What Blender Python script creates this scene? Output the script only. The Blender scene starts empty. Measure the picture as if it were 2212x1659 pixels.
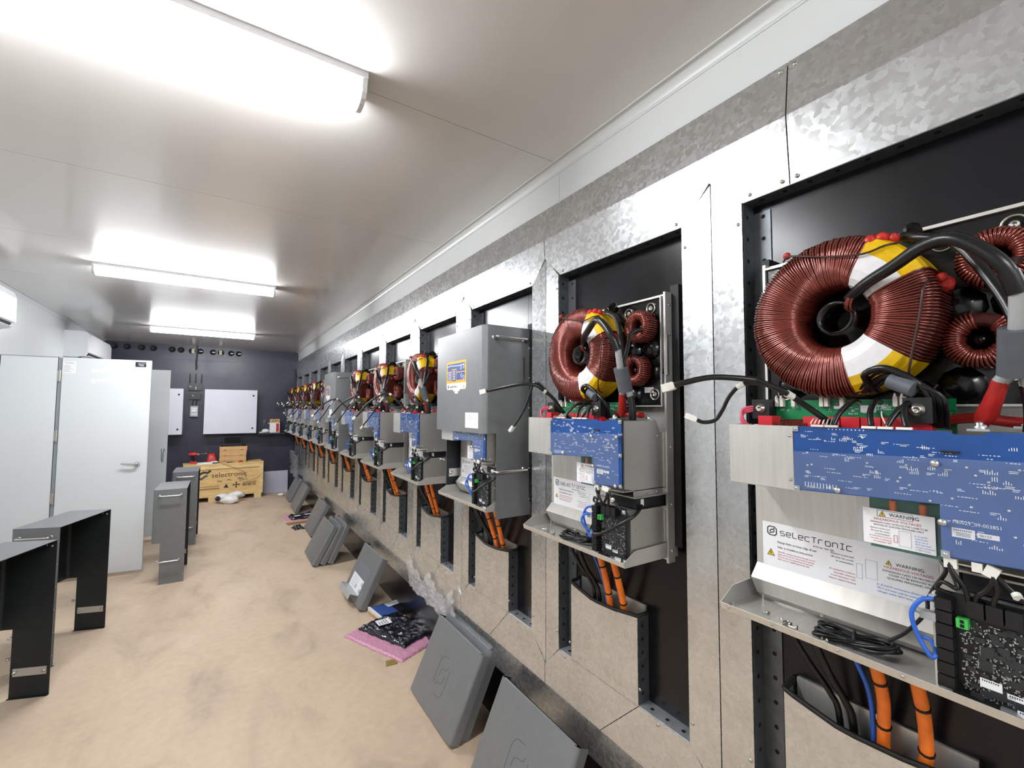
import bpy, bmesh, math, random
from mathutils import Vector, Matrix
random.seed(7)
SC = bpy.context.scene
COL = SC.collection
CAMH = 1.375                       # eye height above the floor

# ------------------------------------------------------------------ camera, world, exposure
cam_d = bpy.data.cameras.new('camera'); cam = bpy.data.objects.new('camera', cam_d); COL.objects.link(cam)
YAW, PITCH, ROLL, FPX = .5722, .0544, .0048, 965.8
fw = Vector((math.sin(YAW)*math.cos(PITCH), math.cos(YAW)*math.cos(PITCH), math.sin(PITCH)))
r0 = Vector((math.cos(YAW), -math.sin(YAW), 0)); u0 = r0.cross(fw)
rt = r0*math.cos(ROLL) + u0*math.sin(ROLL); up = u0*math.cos(ROLL) - r0*math.sin(ROLL)
M = Matrix((rt, up, -fw)).transposed().to_4x4(); M.translation = (0, 0, CAMH)
cam.matrix_world = M
cam_d.sensor_fit = 'HORIZONTAL'; cam_d.sensor_width = 36; cam_d.lens = FPX/2212*36
cam_d.clip_start = .02; cam_d.clip_end = 60
SC.camera = cam
W = bpy.data.worlds.new('world'); SC.world = W; W.use_nodes = True
W.node_tree.nodes['Background'].inputs[0].default_value = (.8, .85, .9, 1)
W.node_tree.nodes['Background'].inputs[1].default_value = .3
SC.view_settings.view_transform = 'Standard'; SC.view_settings.look = 'None'
SC.view_settings.gamma = 1; SC.view_settings.use_curve_mapping = False
SC.view_settings.exposure = 0.0
LAMP_STRENGTH = 90.0
try:
    SC.cycles.max_bounces = 5; SC.cycles.diffuse_bounces = 3; SC.cycles.glossy_bounces = 3
    SC.cycles.transparent_max_bounces = 6; SC.cycles.sample_clamp_indirect = 6
    SC.cycles.caustics_reflective = False; SC.cycles.caustics_refractive = False
    SC.cycles.use_light_tree = False; SC.cycles.adaptive_threshold = .05
except Exception: pass

# ------------------------------------------------------------------ materials
def lin(c):
    if isinstance(c, str):
        c = tuple(int(c[i:i+2], 16)/255 for i in (0, 2, 4))
    return tuple((x/12.92 if x <= .04045 else ((x+.055)/1.055)**2.4) for x in c)
MATS = {}
def P(name, col, rough=.5, metal=0., var=.08, scale=18., bump=0., bscale=None, coat=0., spec=.5, rvar=0., alpha=1., emit=0., trans=0., ior=1.45, stretch=None, crough=.1):
    m = bpy.data.materials.new(name); m.use_nodes = True; MATS[name] = m
    nt = m.node_tree; N = nt.nodes; K = nt.links
    b = N['Principled BSDF']; c = lin(col)
    tc = N.new('ShaderNodeTexCoord'); mp = N.new('ShaderNodeMapping')
    K.new(tc.outputs['Object'], mp.inputs[0])
    if stretch: mp.inputs['Scale'].default_value = stretch
    nz = N.new('ShaderNodeTexNoise'); nz.inputs['Scale'].default_value = scale; nz.inputs['Detail'].default_value = 3
    K.new(mp.outputs[0], nz.inputs['Vector'])
    rp = N.new('ShaderNodeValToRGB')
    lo = tuple(max(0, x*(1-var)) for x in c); hi = tuple(min(1, x*(1+var)) for x in c)
    rp.color_ramp.elements[0].color = (*lo, 1); rp.color_ramp.elements[1].color = (*hi, 1)
    rp.color_ramp.elements[0].position = .3; rp.color_ramp.elements[1].position = .7
    K.new(nz.outputs['Fac'], rp.inputs[0]); K.new(rp.outputs[0], b.inputs['Base Color'])
    b.inputs['Roughness'].default_value = rough; b.inputs['Metallic'].default_value = metal
    b.inputs['Specular IOR Level'].default_value = spec
    b.inputs['Coat Weight'].default_value = coat; b.inputs['Coat Roughness'].default_value = crough
    b.inputs['Alpha'].default_value = alpha; b.inputs['Transmission Weight'].default_value = trans; b.inputs['IOR'].default_value = ior
    if rvar:
        mr = N.new('ShaderNodeMapRange'); mr.inputs[3].default_value = rough-rvar; mr.inputs[4].default_value = rough+rvar
        K.new(nz.outputs['Fac'], mr.inputs[0]); K.new(mr.outputs[0], b.inputs['Roughness'])
    if bump:
        bp = N.new('ShaderNodeBump'); bp.inputs['Strength'].default_value = bump; bp.inputs['Distance'].default_value = .002
        n2 = N.new('ShaderNodeTexNoise'); n2.inputs['Scale'].default_value = bscale or scale*4; n2.inputs['Detail'].default_value = 4
        K.new(mp.outputs[0], n2.inputs['Vector']); K.new(n2.outputs['Fac'], bp.inputs['Height']); K.new(bp.outputs[0], b.inputs['Normal'])
    if emit:
        b.inputs['Emission Color'].default_value = (*c, 1); b.inputs['Emission Strength'].default_value = emit
    return m

def galv_mat(name, base, rough):
    m = bpy.data.materials.new(name); m.use_nodes = True; MATS[name] = m
    nt = m.node_tree; N = nt.nodes; K = nt.links; b = N['Principled BSDF']
    ge = N.new('ShaderNodeNewGeometry')
    wp = N.new('ShaderNodeTexNoise'); wp.inputs['Scale'].default_value = 60; wp.inputs['Detail'].default_value = 2
    K.new(ge.outputs['Position'], wp.inputs['Vector'])
    ad = N.new('ShaderNodeVectorMath'); ad.operation = 'MULTIPLY_ADD'
    ad.inputs[1].default_value = (.012, .012, .012)
    K.new(wp.outputs['Color'], ad.inputs[0]); K.new(ge.outputs['Position'], ad.inputs[2])
    vo = N.new('ShaderNodeTexVoronoi'); vo.inputs['Scale'].default_value = 95
    K.new(ad.outputs[0], vo.inputs['Vector'])
    sp = N.new('ShaderNodeSeparateColor'); K.new(vo.outputs['Color'], sp.inputs[0])
    rp = N.new('ShaderNodeValToRGB'); rp.color_ramp.elements[0].color = tuple(x*.935 for x in base)+(1,); rp.color_ramp.elements[1].color = tuple(min(1, x*1.03) for x in base)+(1,)
    K.new(sp.outputs[0], rp.inputs[0])
    big = N.new('ShaderNodeTexNoise'); big.inputs['Scale'].default_value = 9; big.inputs['Detail'].default_value = 4
    K.new(ge.outputs['Position'], big.inputs['Vector'])
    mx = N.new('ShaderNodeMix'); mx.data_type = 'RGBA'; mx.blend_type = 'MULTIPLY'; mx.inputs[0].default_value = 1
    rb = N.new('ShaderNodeValToRGB'); rb.color_ramp.elements[0].color = (.90, .90, .89, 1); rb.color_ramp.elements[1].color = (1, 1, 1, 1)
    rb.color_ramp.elements[0].position = .35; rb.color_ramp.elements[1].position = .6
    K.new(big.outputs['Fac'], rb.inputs[0]); K.new(rp.outputs[0], mx.inputs[6]); K.new(rb.outputs[0], mx.inputs[7])
    K.new(mx.outputs[2], b.inputs['Base Color'])
    mr = N.new('ShaderNodeMapRange'); mr.inputs[3].default_value = rough-.04; mr.inputs[4].default_value = rough+.07
    K.new(sp.outputs[1], mr.inputs[0]); K.new(mr.outputs[0], b.inputs['Roughness'])
    b.inputs['Metallic'].default_value = .92
    bp = N.new('ShaderNodeBump'); bp.inputs['Strength'].default_value = .065; bp.inputs['Distance'].default_value = .0009
    K.new(sp.outputs[2], bp.inputs['Height']); K.new(bp.outputs[0], b.inputs['Normal'])
    return m
galv_mat('galvanised', (.69, .71, .73), .26)

def floor_mat():
    m = bpy.data.materials.new('floor_sheet'); m.use_nodes = True; MATS['floor'] = m
    nt = m.node_tree; N = nt.nodes; K = nt.links; b = N['Principled BSDF']
    ge = N.new('ShaderNodeNewGeometry')
    n1 = N.new('ShaderNodeTexNoise'); n1.inputs['Scale'].default_value = 2.6; n1.inputs['Detail'].default_value = 7; n1.inputs['Roughness'].default_value = .62; n1.inputs['Distortion'].default_value = .6
    n2 = N.new('ShaderNodeTexNoise'); n2.inputs['Scale'].default_value = 26; n2.inputs['Detail'].default_value = 6
    n3 = N.new('ShaderNodeTexNoise'); n3.inputs['Scale'].default_value = .9; n3.inputs['Detail'].default_value = 3
    mp = N.new('ShaderNodeMapping'); mp.inputs['Scale'].default_value = (1.5, .8, 1)
    K.new(ge.outputs['Position'], mp.inputs[0])
    for n in (n1, n3): K.new(mp.outputs[0], n.inputs['Vector'])
    K.new(ge.outputs['Position'], n2.inputs['Vector'])
    r1 = N.new('ShaderNodeValToRGB'); e = r1.color_ramp.elements
    e[0].position = .28; e[0].color = (*lin('ab9d8d'), 1); e[1].position = .60; e[1].color = (*lin('c8b6a2'), 1)
    x = e.new(.46); x.color = (*lin('c3b19d'), 1); x = e.new(.75); x.color = (*lin('d0c0ad'), 1)
    K.new(n1.outputs['Fac'], r1.inputs[0])
    r2 = N.new('ShaderNodeValToRGB'); r2.color_ramp.elements[0].color = (.955, .95, .94, 1); r2.color_ramp.elements[1].color = (1.03, 1.025, 1.02, 1)
    r2.color_ramp.elements[0].position = .3; r2.color_ramp.elements[1].position = .6
    K.new(n2.outputs['Fac'], r2.inputs[0])
    r3 = N.new('ShaderNodeValToRGB'); r3.color_ramp.elements[0].color = (1, .93, .88, 1); r3.color_ramp.elements[1].color = (1, 1, .97, 1)
    K.new(n3.outputs['Fac'], r3.inputs[0])
    m1 = N.new('ShaderNodeMix'); m1.data_type = 'RGBA'; m1.blend_type = 'MULTIPLY'; m1.inputs[0].default_value = 1
    m2 = N.new('ShaderNodeMix'); m2.data_type = 'RGBA'; m2.blend_type = 'MULTIPLY'; m2.inputs[0].default_value = 1
    K.new(r1.outputs[0], m1.inputs[6]); K.new(r2.outputs[0], m1.inputs[7]); K.new(m1.outputs[2], m2.inputs[6]); K.new(r3.outputs[0], m2.inputs[7])
    K.new(m2.outputs[2], b.inputs['Base Color'])
    b.inputs['Roughness'].default_value = .62; b.inputs['Specular IOR Level'].default_value = .3
    bp = N.new('ShaderNodeBump'); bp.inputs['Strength'].default_value = .04; bp.inputs['Distance'].default_value = .002
    K.new(n2.outputs['Fac'], bp.inputs['Height']); K.new(bp.outputs[0], b.inputs['Normal'])
floor_mat()

P('ceiling', 'e2dfdc', .30, var=.02, scale=2, spec=.5, coat=.8, crough=.12)
P('wall_white', 'd9dcdc', .32, var=.02, scale=3, spec=.5)
P('wall_dark', '2f2f40', .40, var=.25, scale=5, spec=.5, rvar=.08, bump=.15, bscale=30)
P('kick_black', '131217', .26, var=.3, scale=8, spec=.55)
P('backboard', '0f0e13', .24, var=.22, scale=9, spec=.42, rvar=.05)
P('angle_shaded', '64686b', .44, .72, var=.15, scale=40)  # galvanised angle in shadow, the shade put into a darker colour
P('angle_lit', 'c2c6c9', .40, .75, var=.12, scale=40)  # same angle metal, coloured brighter as if lit, for the sill
P('hole', '0b0b0c', .9, var=.2)
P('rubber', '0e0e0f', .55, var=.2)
P('steel', 'd2d0cb', .36, .72, var=.05, scale=9, rvar=.05, stretch=(1, 14, 1))
P('steel_side', 'bcbab5', .38, .8, var=.07, scale=5, rvar=.05)
P('screw', 'b9b6ae', .3, .95, var=.1, scale=200)
P('chrome', 'd9d9d9', .16, 1., var=.03)
P('potting', '08090a', .22, var=.4, scale=25, bump=.25, bscale=60)
P('copper', '7d352b', .22, .5, var=.2, scale=30, coat=.6, crough=.15, spec=.6)
P('copper_dark', '4a1f1a', .45, .3, var=.3, scale=30)
P('tape_white', 'dcdadb', .32, var=.05, scale=50, bump=.5, bscale=70, spec=.6)
P('tape_yellow', 'd9ae08', .28, var=.15, scale=40, bump=.5, bscale=60, spec=.6)
P('sleeve_red', 'b3281d', .35, var=.25, scale=60, bump=.5, bscale=120)
P('cable_black', '0e0e10', .32, var=.2, scale=60, spec=.5)
P('cable_grey', '9b9d9e', .4, var=.06)
P('ferrite', '53575e', .55, var=.08, scale=50)
P('cable_red', 'a8211e', .4, var=.12, scale=60, bump=.2)
P('cable_pink', 'cf4a63', .4, var=.1)
P('cable_orange', 'f07a28', .42, var=.1, scale=40)
P('cable_blue', '2c61c4', .38, var=.08)
P('cable_brown', '3a2019', .35, var=.2)
P('pcb_green', '0f7a47', .3, var=.15, scale=60)
P('pcb_blue', '124487', .2, var=.08, scale=14, spec=.6)
P('pcb_black', '121314', .3, var=.3, scale=80)
P('silk', 'dfe6ee', .5, var=.05)
P('relay', 'cb2632', .35, var=.08)
P('nylon', 'dedcd4', .45, var=.06)
P('clip_clear', 'cdd2d6', .2, var=.05, trans=.3)
P('connector_green', '3fae4c', .4, var=.08)
P('paper', 'e9e9ec', .45, var=.02, scale=4)
P('ink', '1d1f26', .6, var=.1)
P('ink_red', 'b0444a', .6, var=.1)
P('ink_blue', '5c8fd0', .6, var=.1)
P('ink_grey', 'a5adbb', .6, var=.05)
P('warn_yellow', 'ecc81d', .45, var=.04)
P('shield', 'aab6cc', .06, var=.02, alpha=.10, spec=.8)
P('paint_grey', '6d6f71', .36, var=.05, scale=30, bump=.08, bscale=500, spec=.9)
P('paint_inner', '1d2123', .5, var=.1, scale=30)
P('paint_edge', 'b3b6b8', .4, .3, var=.06, scale=30)
P('cab_grey', 'd3d7da', .36, var=.02, scale=2, spec=.45)
P('cab_grey_dark', 'b9c1c6', .4, var=.03, scale=3)
P('cab_gap_shade', '8b9397', .5, var=.04)  # flat grey for the shade in the door's hinge gap
P('enclosure', 'd3d6e0', .4, var=.02, scale=4)
P('ac_white', 'eceef2', .34, var=.02, scale=4)
P('dark_slot', '1c1d20', .6, var=.2)
P('lamp_body', 'e2e2e4', .4, var=.02)
P('plywood', 'e4c083', .6, var=.14, scale=7, stretch=(1, 6, 6), bump=.1)
P('ply_edge', 'ecce94', .6, var=.14, scale=9, stretch=(1, 6, 6))
P('crate_print', '3a3a34', .6, var=.12, scale=60)
P('card', 'cda673', .75, var=.08, scale=12)
P('card_edge', '8a683f', .8, var=.1, scale=20)
P('plastic_black', '141416', .4, var=.12)
P('tool_red', 'c22c22', .4, var=.08)
P('bag_white', 'ebe9e6', .38, var=.03, bump=.3, bscale=22)
P('panel_lilac', 'b3b4c3', .42, var=.03)
P('pink_wrap', 'e0a0bd', .3, var=.2, scale=90, bump=1., bscale=120, alpha=.8, spec=.6)
P('antistatic', '1d1c26', .10, var=.5, scale=18, bump=.6, bscale=40, spec=1.)
P('bubble', 'f6f4f8', .10, var=.04, scale=60, bump=1., bscale=110, alpha=.24, spec=1.)
P('bag_clear', 'c3c7cb', .1, var=.1, bump=.8, bscale=30, alpha=.25, spec=.9)
P('sticker_yellow', 'e0a818', .45, var=.04)
P('sticker_blue', '24488f', .45, var=.06)
P('led_green', '4fe08a', .4, emit=1.2)
P('chip', '2a2b2d', .35, var=.2)
P('solder', 'c9ccd0', .28, .85, var=.1)
P('fan_black', '1d1d1f', .45, var=.15)
P('brass', '9a8448', .4, .5, var=.2, scale=60)
P('cream', 'cfc7a8', .6, var=.08)
P('pipe_dark', '2a2a33', .45, var=.1)
dm = P('diffuser', 'ffffff', .4, var=0., emit=LAMP_STRENGTH)
dm.node_tree.nodes['Principled BSDF'].inputs['Emission Color'].default_value = (.955, .975, 1, 1)

# ------------------------------------------------------------------ mesh helpers
class MB:
    def __init__(s, tf=None): s.v = []; s.f = []; s.m = []; s.sm = []; s.tf = tf; s.cuts = []
    def cut(s): s.cuts.append((len(s.v), len(s.f))); return s        # start of a further piece
    def add(s, vs, fs, m=0, smooth=False):
        o = len(s.v)
        for v in vs: s.v.append(s.tf(*v) if s.tf else tuple(v))
        for f in fs: s.f.append([i+o for i in f]); s.m.append(m); s.sm.append(smooth)
        return s
    def box(s, x0, x1, y0, y1, z0, z1, m=0):
        return s.add([(x0,y0,z0),(x1,y0,z0),(x1,y1,z0),(x0,y1,z0),(x0,y0,z1),(x1,y0,z1),(x1,y1,z1),(x0,y1,z1)],
                     [(0,3,2,1),(4,5,6,7),(0,1,5,4),(1,2,6,5),(2,3,7,6),(3,0,4,7)], m)
    def cbox(s, c, sz, m=0, R=None):
        pts = []
        for k in (-.5, .5):
            for (i, j) in ((-.5,-.5),(.5,-.5),(.5,.5),(-.5,.5)):
                d = Vector((i*sz[0], j*sz[1], k*sz[2]))
                if R: d = R @ d
                pts.append((c[0]+d.x, c[1]+d.y, c[2]+d.z))
        return s.add(pts, [(0,3,2,1),(4,5,6,7),(0,1,5,4),(1,2,6,5),(2,3,7,6),(3,0,4,7)], m)
    def prism(s, poly, ext, m=0, ms=None, smooth=False):
        n = len(poly); e = Vector(ext)
        a = [tuple(p) for p in poly]; b = [tuple(Vector(p)+e) for p in poly]
        fs = [tuple(range(n))[::-1], tuple(range(n, 2*n))]
        s.add(a+b, fs, m)
        s.add(a+b, [(i, (i+1) % n, n+(i+1) % n, n+i) for i in range(n)], m if ms is None else ms, smooth)
        return s
    def tube(s, pts, r, n=8, m=0, closed=False, caps=True, smooth=True, sub=0):
        pts = [Vector(p) for p in pts]
        if sub: pts = crom(pts, sub, closed)
        L = len(pts); rad = r if isinstance(r, (list, tuple)) else [r]*L
        if len(rad) != L: rad = [rad[min(len(rad)-1, int(i*len(rad)/L))] for i in range(L)]
        vs = []; prev = None
        for i, p in enumerate(pts):
            if closed: t = pts[(i+1) % L]-pts[i-1]
            else: t = pts[min(i+1, L-1)]-pts[max(i-1, 0)]
            if t.length < 1e-9: t = Vector((0, 0, 1))
            t.normalize()
            if prev is None:
                ref = Vector((0, 0, 1)) if abs(t.z) < .9 else Vector((1, 0, 0))
                nrm = (ref-t*ref.dot(t)).normalized()
            else:
                nrm = prev-t*prev.dot(t)
                nrm = nrm.normalized() if nrm.length > 1e-6 else t.orthogonal().normalized()
            prev = nrm; bn = t.cross(nrm)
            for k in range(n):
                a = 2*math.pi*k/n
                vs.append(tuple(p+(nrm*math.cos(a)+bn*math.sin(a))*rad[i]))
        fs = []
        for i in range(L if closed else L-1):
            j = (i+1) % L
            for k in range(n):
                fs.append((i*n+k, i*n+(k+1) % n, j*n+(k+1) % n, j*n+k))
        s.add(vs, fs, m, smooth)
        if caps and not closed:
            s.add(vs[:n], [tuple(range(n))[::-1]], m); s.add(vs[-n:], [tuple(range(n))], m)
        return s
    def cyl(s, p0, p1, r, n=14, m=0, r1=None, smooth=True):
        return s.tube([p0, p1], [r, r if r1 is None else r1], n, m, smooth=smooth)
    def lathe(s, c, ax, prof, n=20, m=0, smooth=True):     # prof: (radius, offset along ax)
        ax = Vector(ax).normalized(); u = ax.orthogonal().normalized(); w = ax.cross(u); c = Vector(c)
        vs = []
        for (r, h) in prof:
            for k in range(n):
                a = 2*math.pi*k/n; vs.append(tuple(c+ax*h+(u*math.cos(a)+w*math.sin(a))*r))
        fs = [(i*n+k, i*n+(k+1) % n, (i+1)*n+(k+1) % n, (i+1)*n+k) for i in range(len(prof)-1) for k in range(n)]
        return s.add(vs, fs, m, smooth)
    def text(s, body, size, org, right, upv, m=0, align='L', squash=1.):
        vs, fs, w = text_mesh(body)
        off = {'L': 0, 'C': -w/2, 'R': -w}[align]
        o = Vector(org); r = Vector(right)*size*squash; u = Vector(upv)*size
        return s.add([tuple(o+r*(x+off)+u*y) for x, y in vs], fs, m)
    def ribbon(s, pts2, wd, org, right, upv, m=0, closed=False):
        o = Vector(org); R_ = Vector(right); U_ = Vector(upv); pts = [Vector((p[0], p[1])) for p in pts2]
        L = len(pts); vs = []
        for i in range(L):
            if closed: d0 = pts[i]-pts[i-1]; d1 = pts[(i+1) % L]-pts[i]
            else:
                d0 = pts[i]-pts[i-1] if i else pts[1]-pts[0]; d1 = pts[i+1]-pts[i] if i < L-1 else d0
            d0 = d0.normalized(); d1 = d1.normalized(); n0 = Vector((-d0.y, d0.x)); n1 = Vector((-d1.y, d1.x))
            q = n0+n1; q = q.normalized() if q.length > 1e-6 else n0
            k = wd/2/max(.45, q.dot(n0))
            for sg in (1, -1):
                z = pts[i]+q*k*sg; vs.append(tuple(o+R_*z.x+U_*z.y))
        fs = [(2*i, 2*i+1, 2*((i+1) % L)+1, 2*((i+1) % L)) for i in range(L if closed else L-1)]
        return s.add(vs, fs, m)
    def rect(s, org, right, upv, w, h, m=0):
        o = Vector(org); r = Vector(right)*w; u = Vector(upv)*h
        return s.add([tuple(o), tuple(o+r), tuple(o+r+u), tuple(o+u)], [(0, 1, 2, 3)], m)
    def mesh(s, name, mats):
        me = bpy.data.meshes.new(name); me.from_pydata(s.v, [], s.f)
        for k in (mats if isinstance(mats, (list, tuple)) else [mats]): me.materials.append(MATS[k])
        me.polygons.foreach_set('material_index', s.m); me.polygons.foreach_set('use_smooth', s.sm)
        me.update()
        bm = bmesh.new(); bm.from_mesh(me); bmesh.ops.recalc_face_normals(bm, faces=bm.faces); bm.to_mesh(me); bm.free()
        return me
    def build(s, name, mats, parent=None, loc=(0, 0, 0), rot=None):
        if s.cuts:                                  # one object for each piece
            e = [(0, 0)]+s.cuts+[(len(s.v), len(s.f))]; first = None
            for (v0, f0), (v1, f1) in zip(e, e[1:]):
                if f1 == f0: continue
                q = MB(); q.v = s.v[v0:v1]; q.f = [[i-v0 for i in f] for f in s.f[f0:f1]]; q.m = s.m[f0:f1]; q.sm = s.sm[f0:f1]
                o = q.build(name, mats, parent, loc, rot); first = first or o
            return first
        return link(name, s.mesh(name, mats), parent, loc, rot)
def link(name, me, parent=None, loc=(0, 0, 0), rot=None):
    o = bpy.data.objects.new(name, me); COL.objects.link(o); o.location = loc
    if rot is not None: o.rotation_euler = rot
    if parent is not None: o.parent = parent
    return o
def crom(p, sub, closed=False):
    out = []; L = len(p)
    for i in range(L if closed else L-1):
        if closed: a, b, c, d = p[i-1], p[i], p[(i+1) % L], p[(i+2) % L]
        else: a, b, c, d = p[max(i-1, 0)], p[i], p[i+1], p[min(i+2, L-1)]
        for k in range(sub):
            t = k/sub
            out.append(.5*((2*b)+(c-a)*t+(2*a-5*b+4*c-d)*t*t+(3*b-a-3*c+d)*t*t*t))
    if not closed: out.append(p[-1])
    return out
_TX = {}
def text_mesh(body):
    if body in _TX: return _TX[body]
    cu = bpy.data.curves.new('t', 'FONT'); cu.body = body; cu.size = 1; cu.resolution_u = 2
    ob = bpy.data.objects.new('t', cu); COL.objects.link(ob); bpy.context.view_layer.update()
    me = bpy.data.meshes.new_from_object(ob.evaluated_get(bpy.context.evaluated_depsgraph_get()))
    vs = [(v.co.x, v.co.y) for v in me.vertices]; fs = [tuple(p.vertices) for p in me.polygons]
    w = max((v[0] for v in vs), default=0)
    bpy.data.objects.remove(ob); bpy.data.curves.remove(cu); bpy.data.meshes.remove(me)
    _TX[body] = (vs, fs, w); return _TX[body]
def tag(o, label=None, cat=None, group=None, kind=None):
    if label: o['label'] = label
    if cat: o['category'] = cat
    if group: o['group'] = group
    if kind: o['kind'] = kind
    return o
def empty(name, loc=(0, 0, 0), rot=None):
    o = bpy.data.objects.new(name, None); COL.objects.link(o); o.location = loc; o.empty_display_size = .05
    if rot is not None: o.rotation_euler = rot
    return o
def copy_tree(o, parent=None):
    c = o.copy(); COL.objects.link(c)
    if parent is not None: c.parent = parent
    for ch in list(o.children): copy_tree(ch, c)
    return c
def struct(o): o['kind'] = 'structure'; return o
ORD = ['first', 'second', 'third', 'fourth', 'fifth', 'sixth', 'seventh', 'eighth', 'ninth', 'tenth', 'eleventh', 'twelfth']

# ------------------------------------------------------------------ the room
H = CAMH
ZC = 2.295; XL = -1.43; XW = 1.036; YB = 8.27; YF = -1.9
WB = 1.046                                        # face of the black backboard
def Z(z): return z+H                              # heights were measured from eye level
PITCHY = .678; NB = 12; HW = .258; FR = .081
ZT, ZB = Z(.4817), Z(-.8289)
def YK(k): return .309+PITCHY*k

struct(MB().box(XL-.2, XW+.3, YF-.2, YB+.2, -.05, 0).build('floor', 'floor'))
ce = struct(MB().box(XL-.2, XW+.3, YF-.2, YB+.2, ZC+.006, ZC+.06).build('ceiling', 'ceiling'))
seams = [YF-.1, -.78, .25, 1.283, 2.305, 3.335, 4.368, 5.40, 6.43, 7.46, YB+.1]
for a, b in zip(seams, seams[1:]):
    MB().box(XL-.1, XW+.05, a+.0012, b-.0012, ZC, ZC+.006).build('ceiling_panel', 'ceiling', ce)
wl = struct(MB().box(XL-.1, XL-.004, YF, YB, 0, ZC+.02).build('wall_left', 'wall_white'))
for a, b in ((YF, -.6), (-.6, .6), (.6, 1.8), (1.8, 3.0), (3.0, 4.2), (4.2, 5.4), (5.4, 6.6), (6.6, YB)):
    MB().box(XL-.004, XL, a+.0008, b-.0008, 0, ZC).build('wall_panel', 'wall_white', wl)
wb = struct(MB().box(XL-.1, XW+.15, YB, YB+.1, 0, ZC+.02).build('wall_back', 'wall_dark'))
wfm = struct(MB().box(XL-.1, XW+.15, YF-.1, YF, 0, ZC+.02).build('wall_front', 'wall_white'))
wr = struct(MB().box(1.062, 1.16, YF, YB, 0, ZC+.02).build('wall_right', 'wall_white'))
seam_w = [YF, .29, 1.285, 2.31, 3.34, 4.37, 5.4, 6.43, 7.46, YB]
for a, b in zip(seam_w, seam_w[1:]):
    MB().box(XW, 1.062, a+.0008, b-.0008, Z(.74), ZC).build('wall_panel', 'wall_white', wr)

def cove(x, sgn, name):
    r = .03; prof = [(x, ZC)]
    for i in range(7):
        t = math.pi/2*i/6; prof.append((x-sgn*r*(1-math.sin(t)), ZC-r*(1-math.cos(t))))
    m = MB(); m.prism([(p[0], YF, p[1]) for p in prof], (0, YB-YF, 0), smooth=True)
    m.box(min(x, x-sgn*.003), max(x, x-sgn*.003), YF, YB, ZC-.034, ZC-.028)
    m.box(min(x-sgn*.034, x-sgn*.028), max(x-sgn*.034, x-sgn*.028), YF, YB, ZC-.003, ZC)
    return struct(m.build(name, 'wall_white'))
cove(XW, 1, 'trim_1'); cove(XL, -1, 'trim_2')

# kickboard below the galvanised base
struct(MB().box(1.085-.024, 1.062, YF, YB, 0, Z(-1.06)).build('baseboard_right', 'kick_black'))

# galvanised lining of the right wall: header strips, mitred frame strips, aprons
def gpoly(pts, name, mat='galvanised', th=.003):
    """pts: (x, y, z) front outline"""
    m = MB(); m.prism(pts, (th, 0, 0)); return m.build(name, mat, wr)
ZBEND = Z(.631); ZTOP = Z(.757); XB = .994
G = .0013
hs = [YF, -.215, .463, 2.497, 4.531, 6.565, YB-.001]
for a, b in zip(hs, hs[1:]):
    m = MB(); m.prism([(XB, a+G, ZBEND), (XB+.003, a+G, ZBEND), (XB+.019, a+G, ZTOP), (XB+.016, a+G, ZTOP)], (0, b-a-2*G, 0)); m.box(XB+.016, XW, a+G, b-G, ZTOP-.003, ZTOP)
    m.build('header_panel', 'galvanised', wr)
def xh(z): return 1.004-(z-ZT)/(ZBEND-ZT)*.010
cuts = {0: .463}
for k in range(NB):
    y = YK(k); l, r = y+HW, y-HW
    ol, orr = l+FR, r-FR
    if k == NB-1: ol = min(ol, YB-.002)
    outline = [(r+G, ZT), (l-G, ZT), (ol-G, ZT+ol-l), (ol-G, ZBEND), (orr+G, ZBEND), (orr+G, ZT+FR)]
    if k == 0:
        c = .463
        gpoly([(xh(z), yy, z) for yy, z in [(r, ZT), (c-G, ZT), (c-G, ZBEND), (orr, ZBEND), (orr, ZT+FR)]], 'header_strip')
        gpoly([(xh(z), yy, z) for yy, z in [(c+G, ZT), (l, ZT), (ol, ZT+FR), (ol, ZBEND), (c+G, ZBEND)]], 'header_strip')
    else:
        gpoly([(xh(z), yy, z) for yy, z in outline], 'header_strip')
    # side strips, tilted so the joint between two bays is recessed
    gpoly([(.998, l, ZB+G), (.998, l, ZT-G), (1.004, ol-G, ZT+(ol-l)-G), (1.004, ol-G, ZB-(ol-l)+G)], 'frame_strip')
    gpoly([(.998, r, ZB+G), (.998, r, ZT-G), (1.004, orr+G, ZT+FR-G), (1.004, orr+G, ZB-FR+G)], 'frame_strip')
    # apron
    zb_ = Z(-.98); a0 = y-.092; a1 = a0+(ZB-zb_)
    gpoly([(1.0, yy, z) for yy, z in [(r+G, ZB), (a0-G, ZB), (a1-G, zb_), (orr+G, zb_), (orr+G, ZB-FR)]], 'apron_panel')
    gpoly([(1.0, yy, z) for yy, z in [(a0+G, ZB), (l-G, ZB), (ol-G, ZB-(ol-l)), (ol-G, zb_), (a1+G, zb_)]], 'apron_panel')
# extra lining towards the camera's own side
gpoly([(1.0, YF, ZB-.16), (1.0, -.032, ZB-.16), (1.0, -.032, ZBEND), (1.0, YF, ZBEND)], 'lining_sheet')
# bent lower strip
for a, b in zip(hs, hs[1:]):
    m = MB(); m.prism([(1.0, a+G, Z(-.98)), (1.004, a+G, Z(-.98)), (1.030, a+G, Z(-1.11)), (1.064, a+G, Z(-1.115)), (1.064, a+G, Z(-1.118)), (1.026, a+G, Z(-1.113))], (0, b-a-2*G, 0))
    m.build('base_strip', 'galvanised', wr)
# backboard sheets behind the openings
bbs = [YF, .05, 1.50, 2.72, 3.94, 5.16, 6.38, 7.6, YB-.002]
for a, b in zip(bbs, bbs[1:]):
    MB().box(WB, 1.062, a+.0008, b-.0008, Z(-1.1), ZT+.05).build('backboard', 'backboard', wr)

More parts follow.
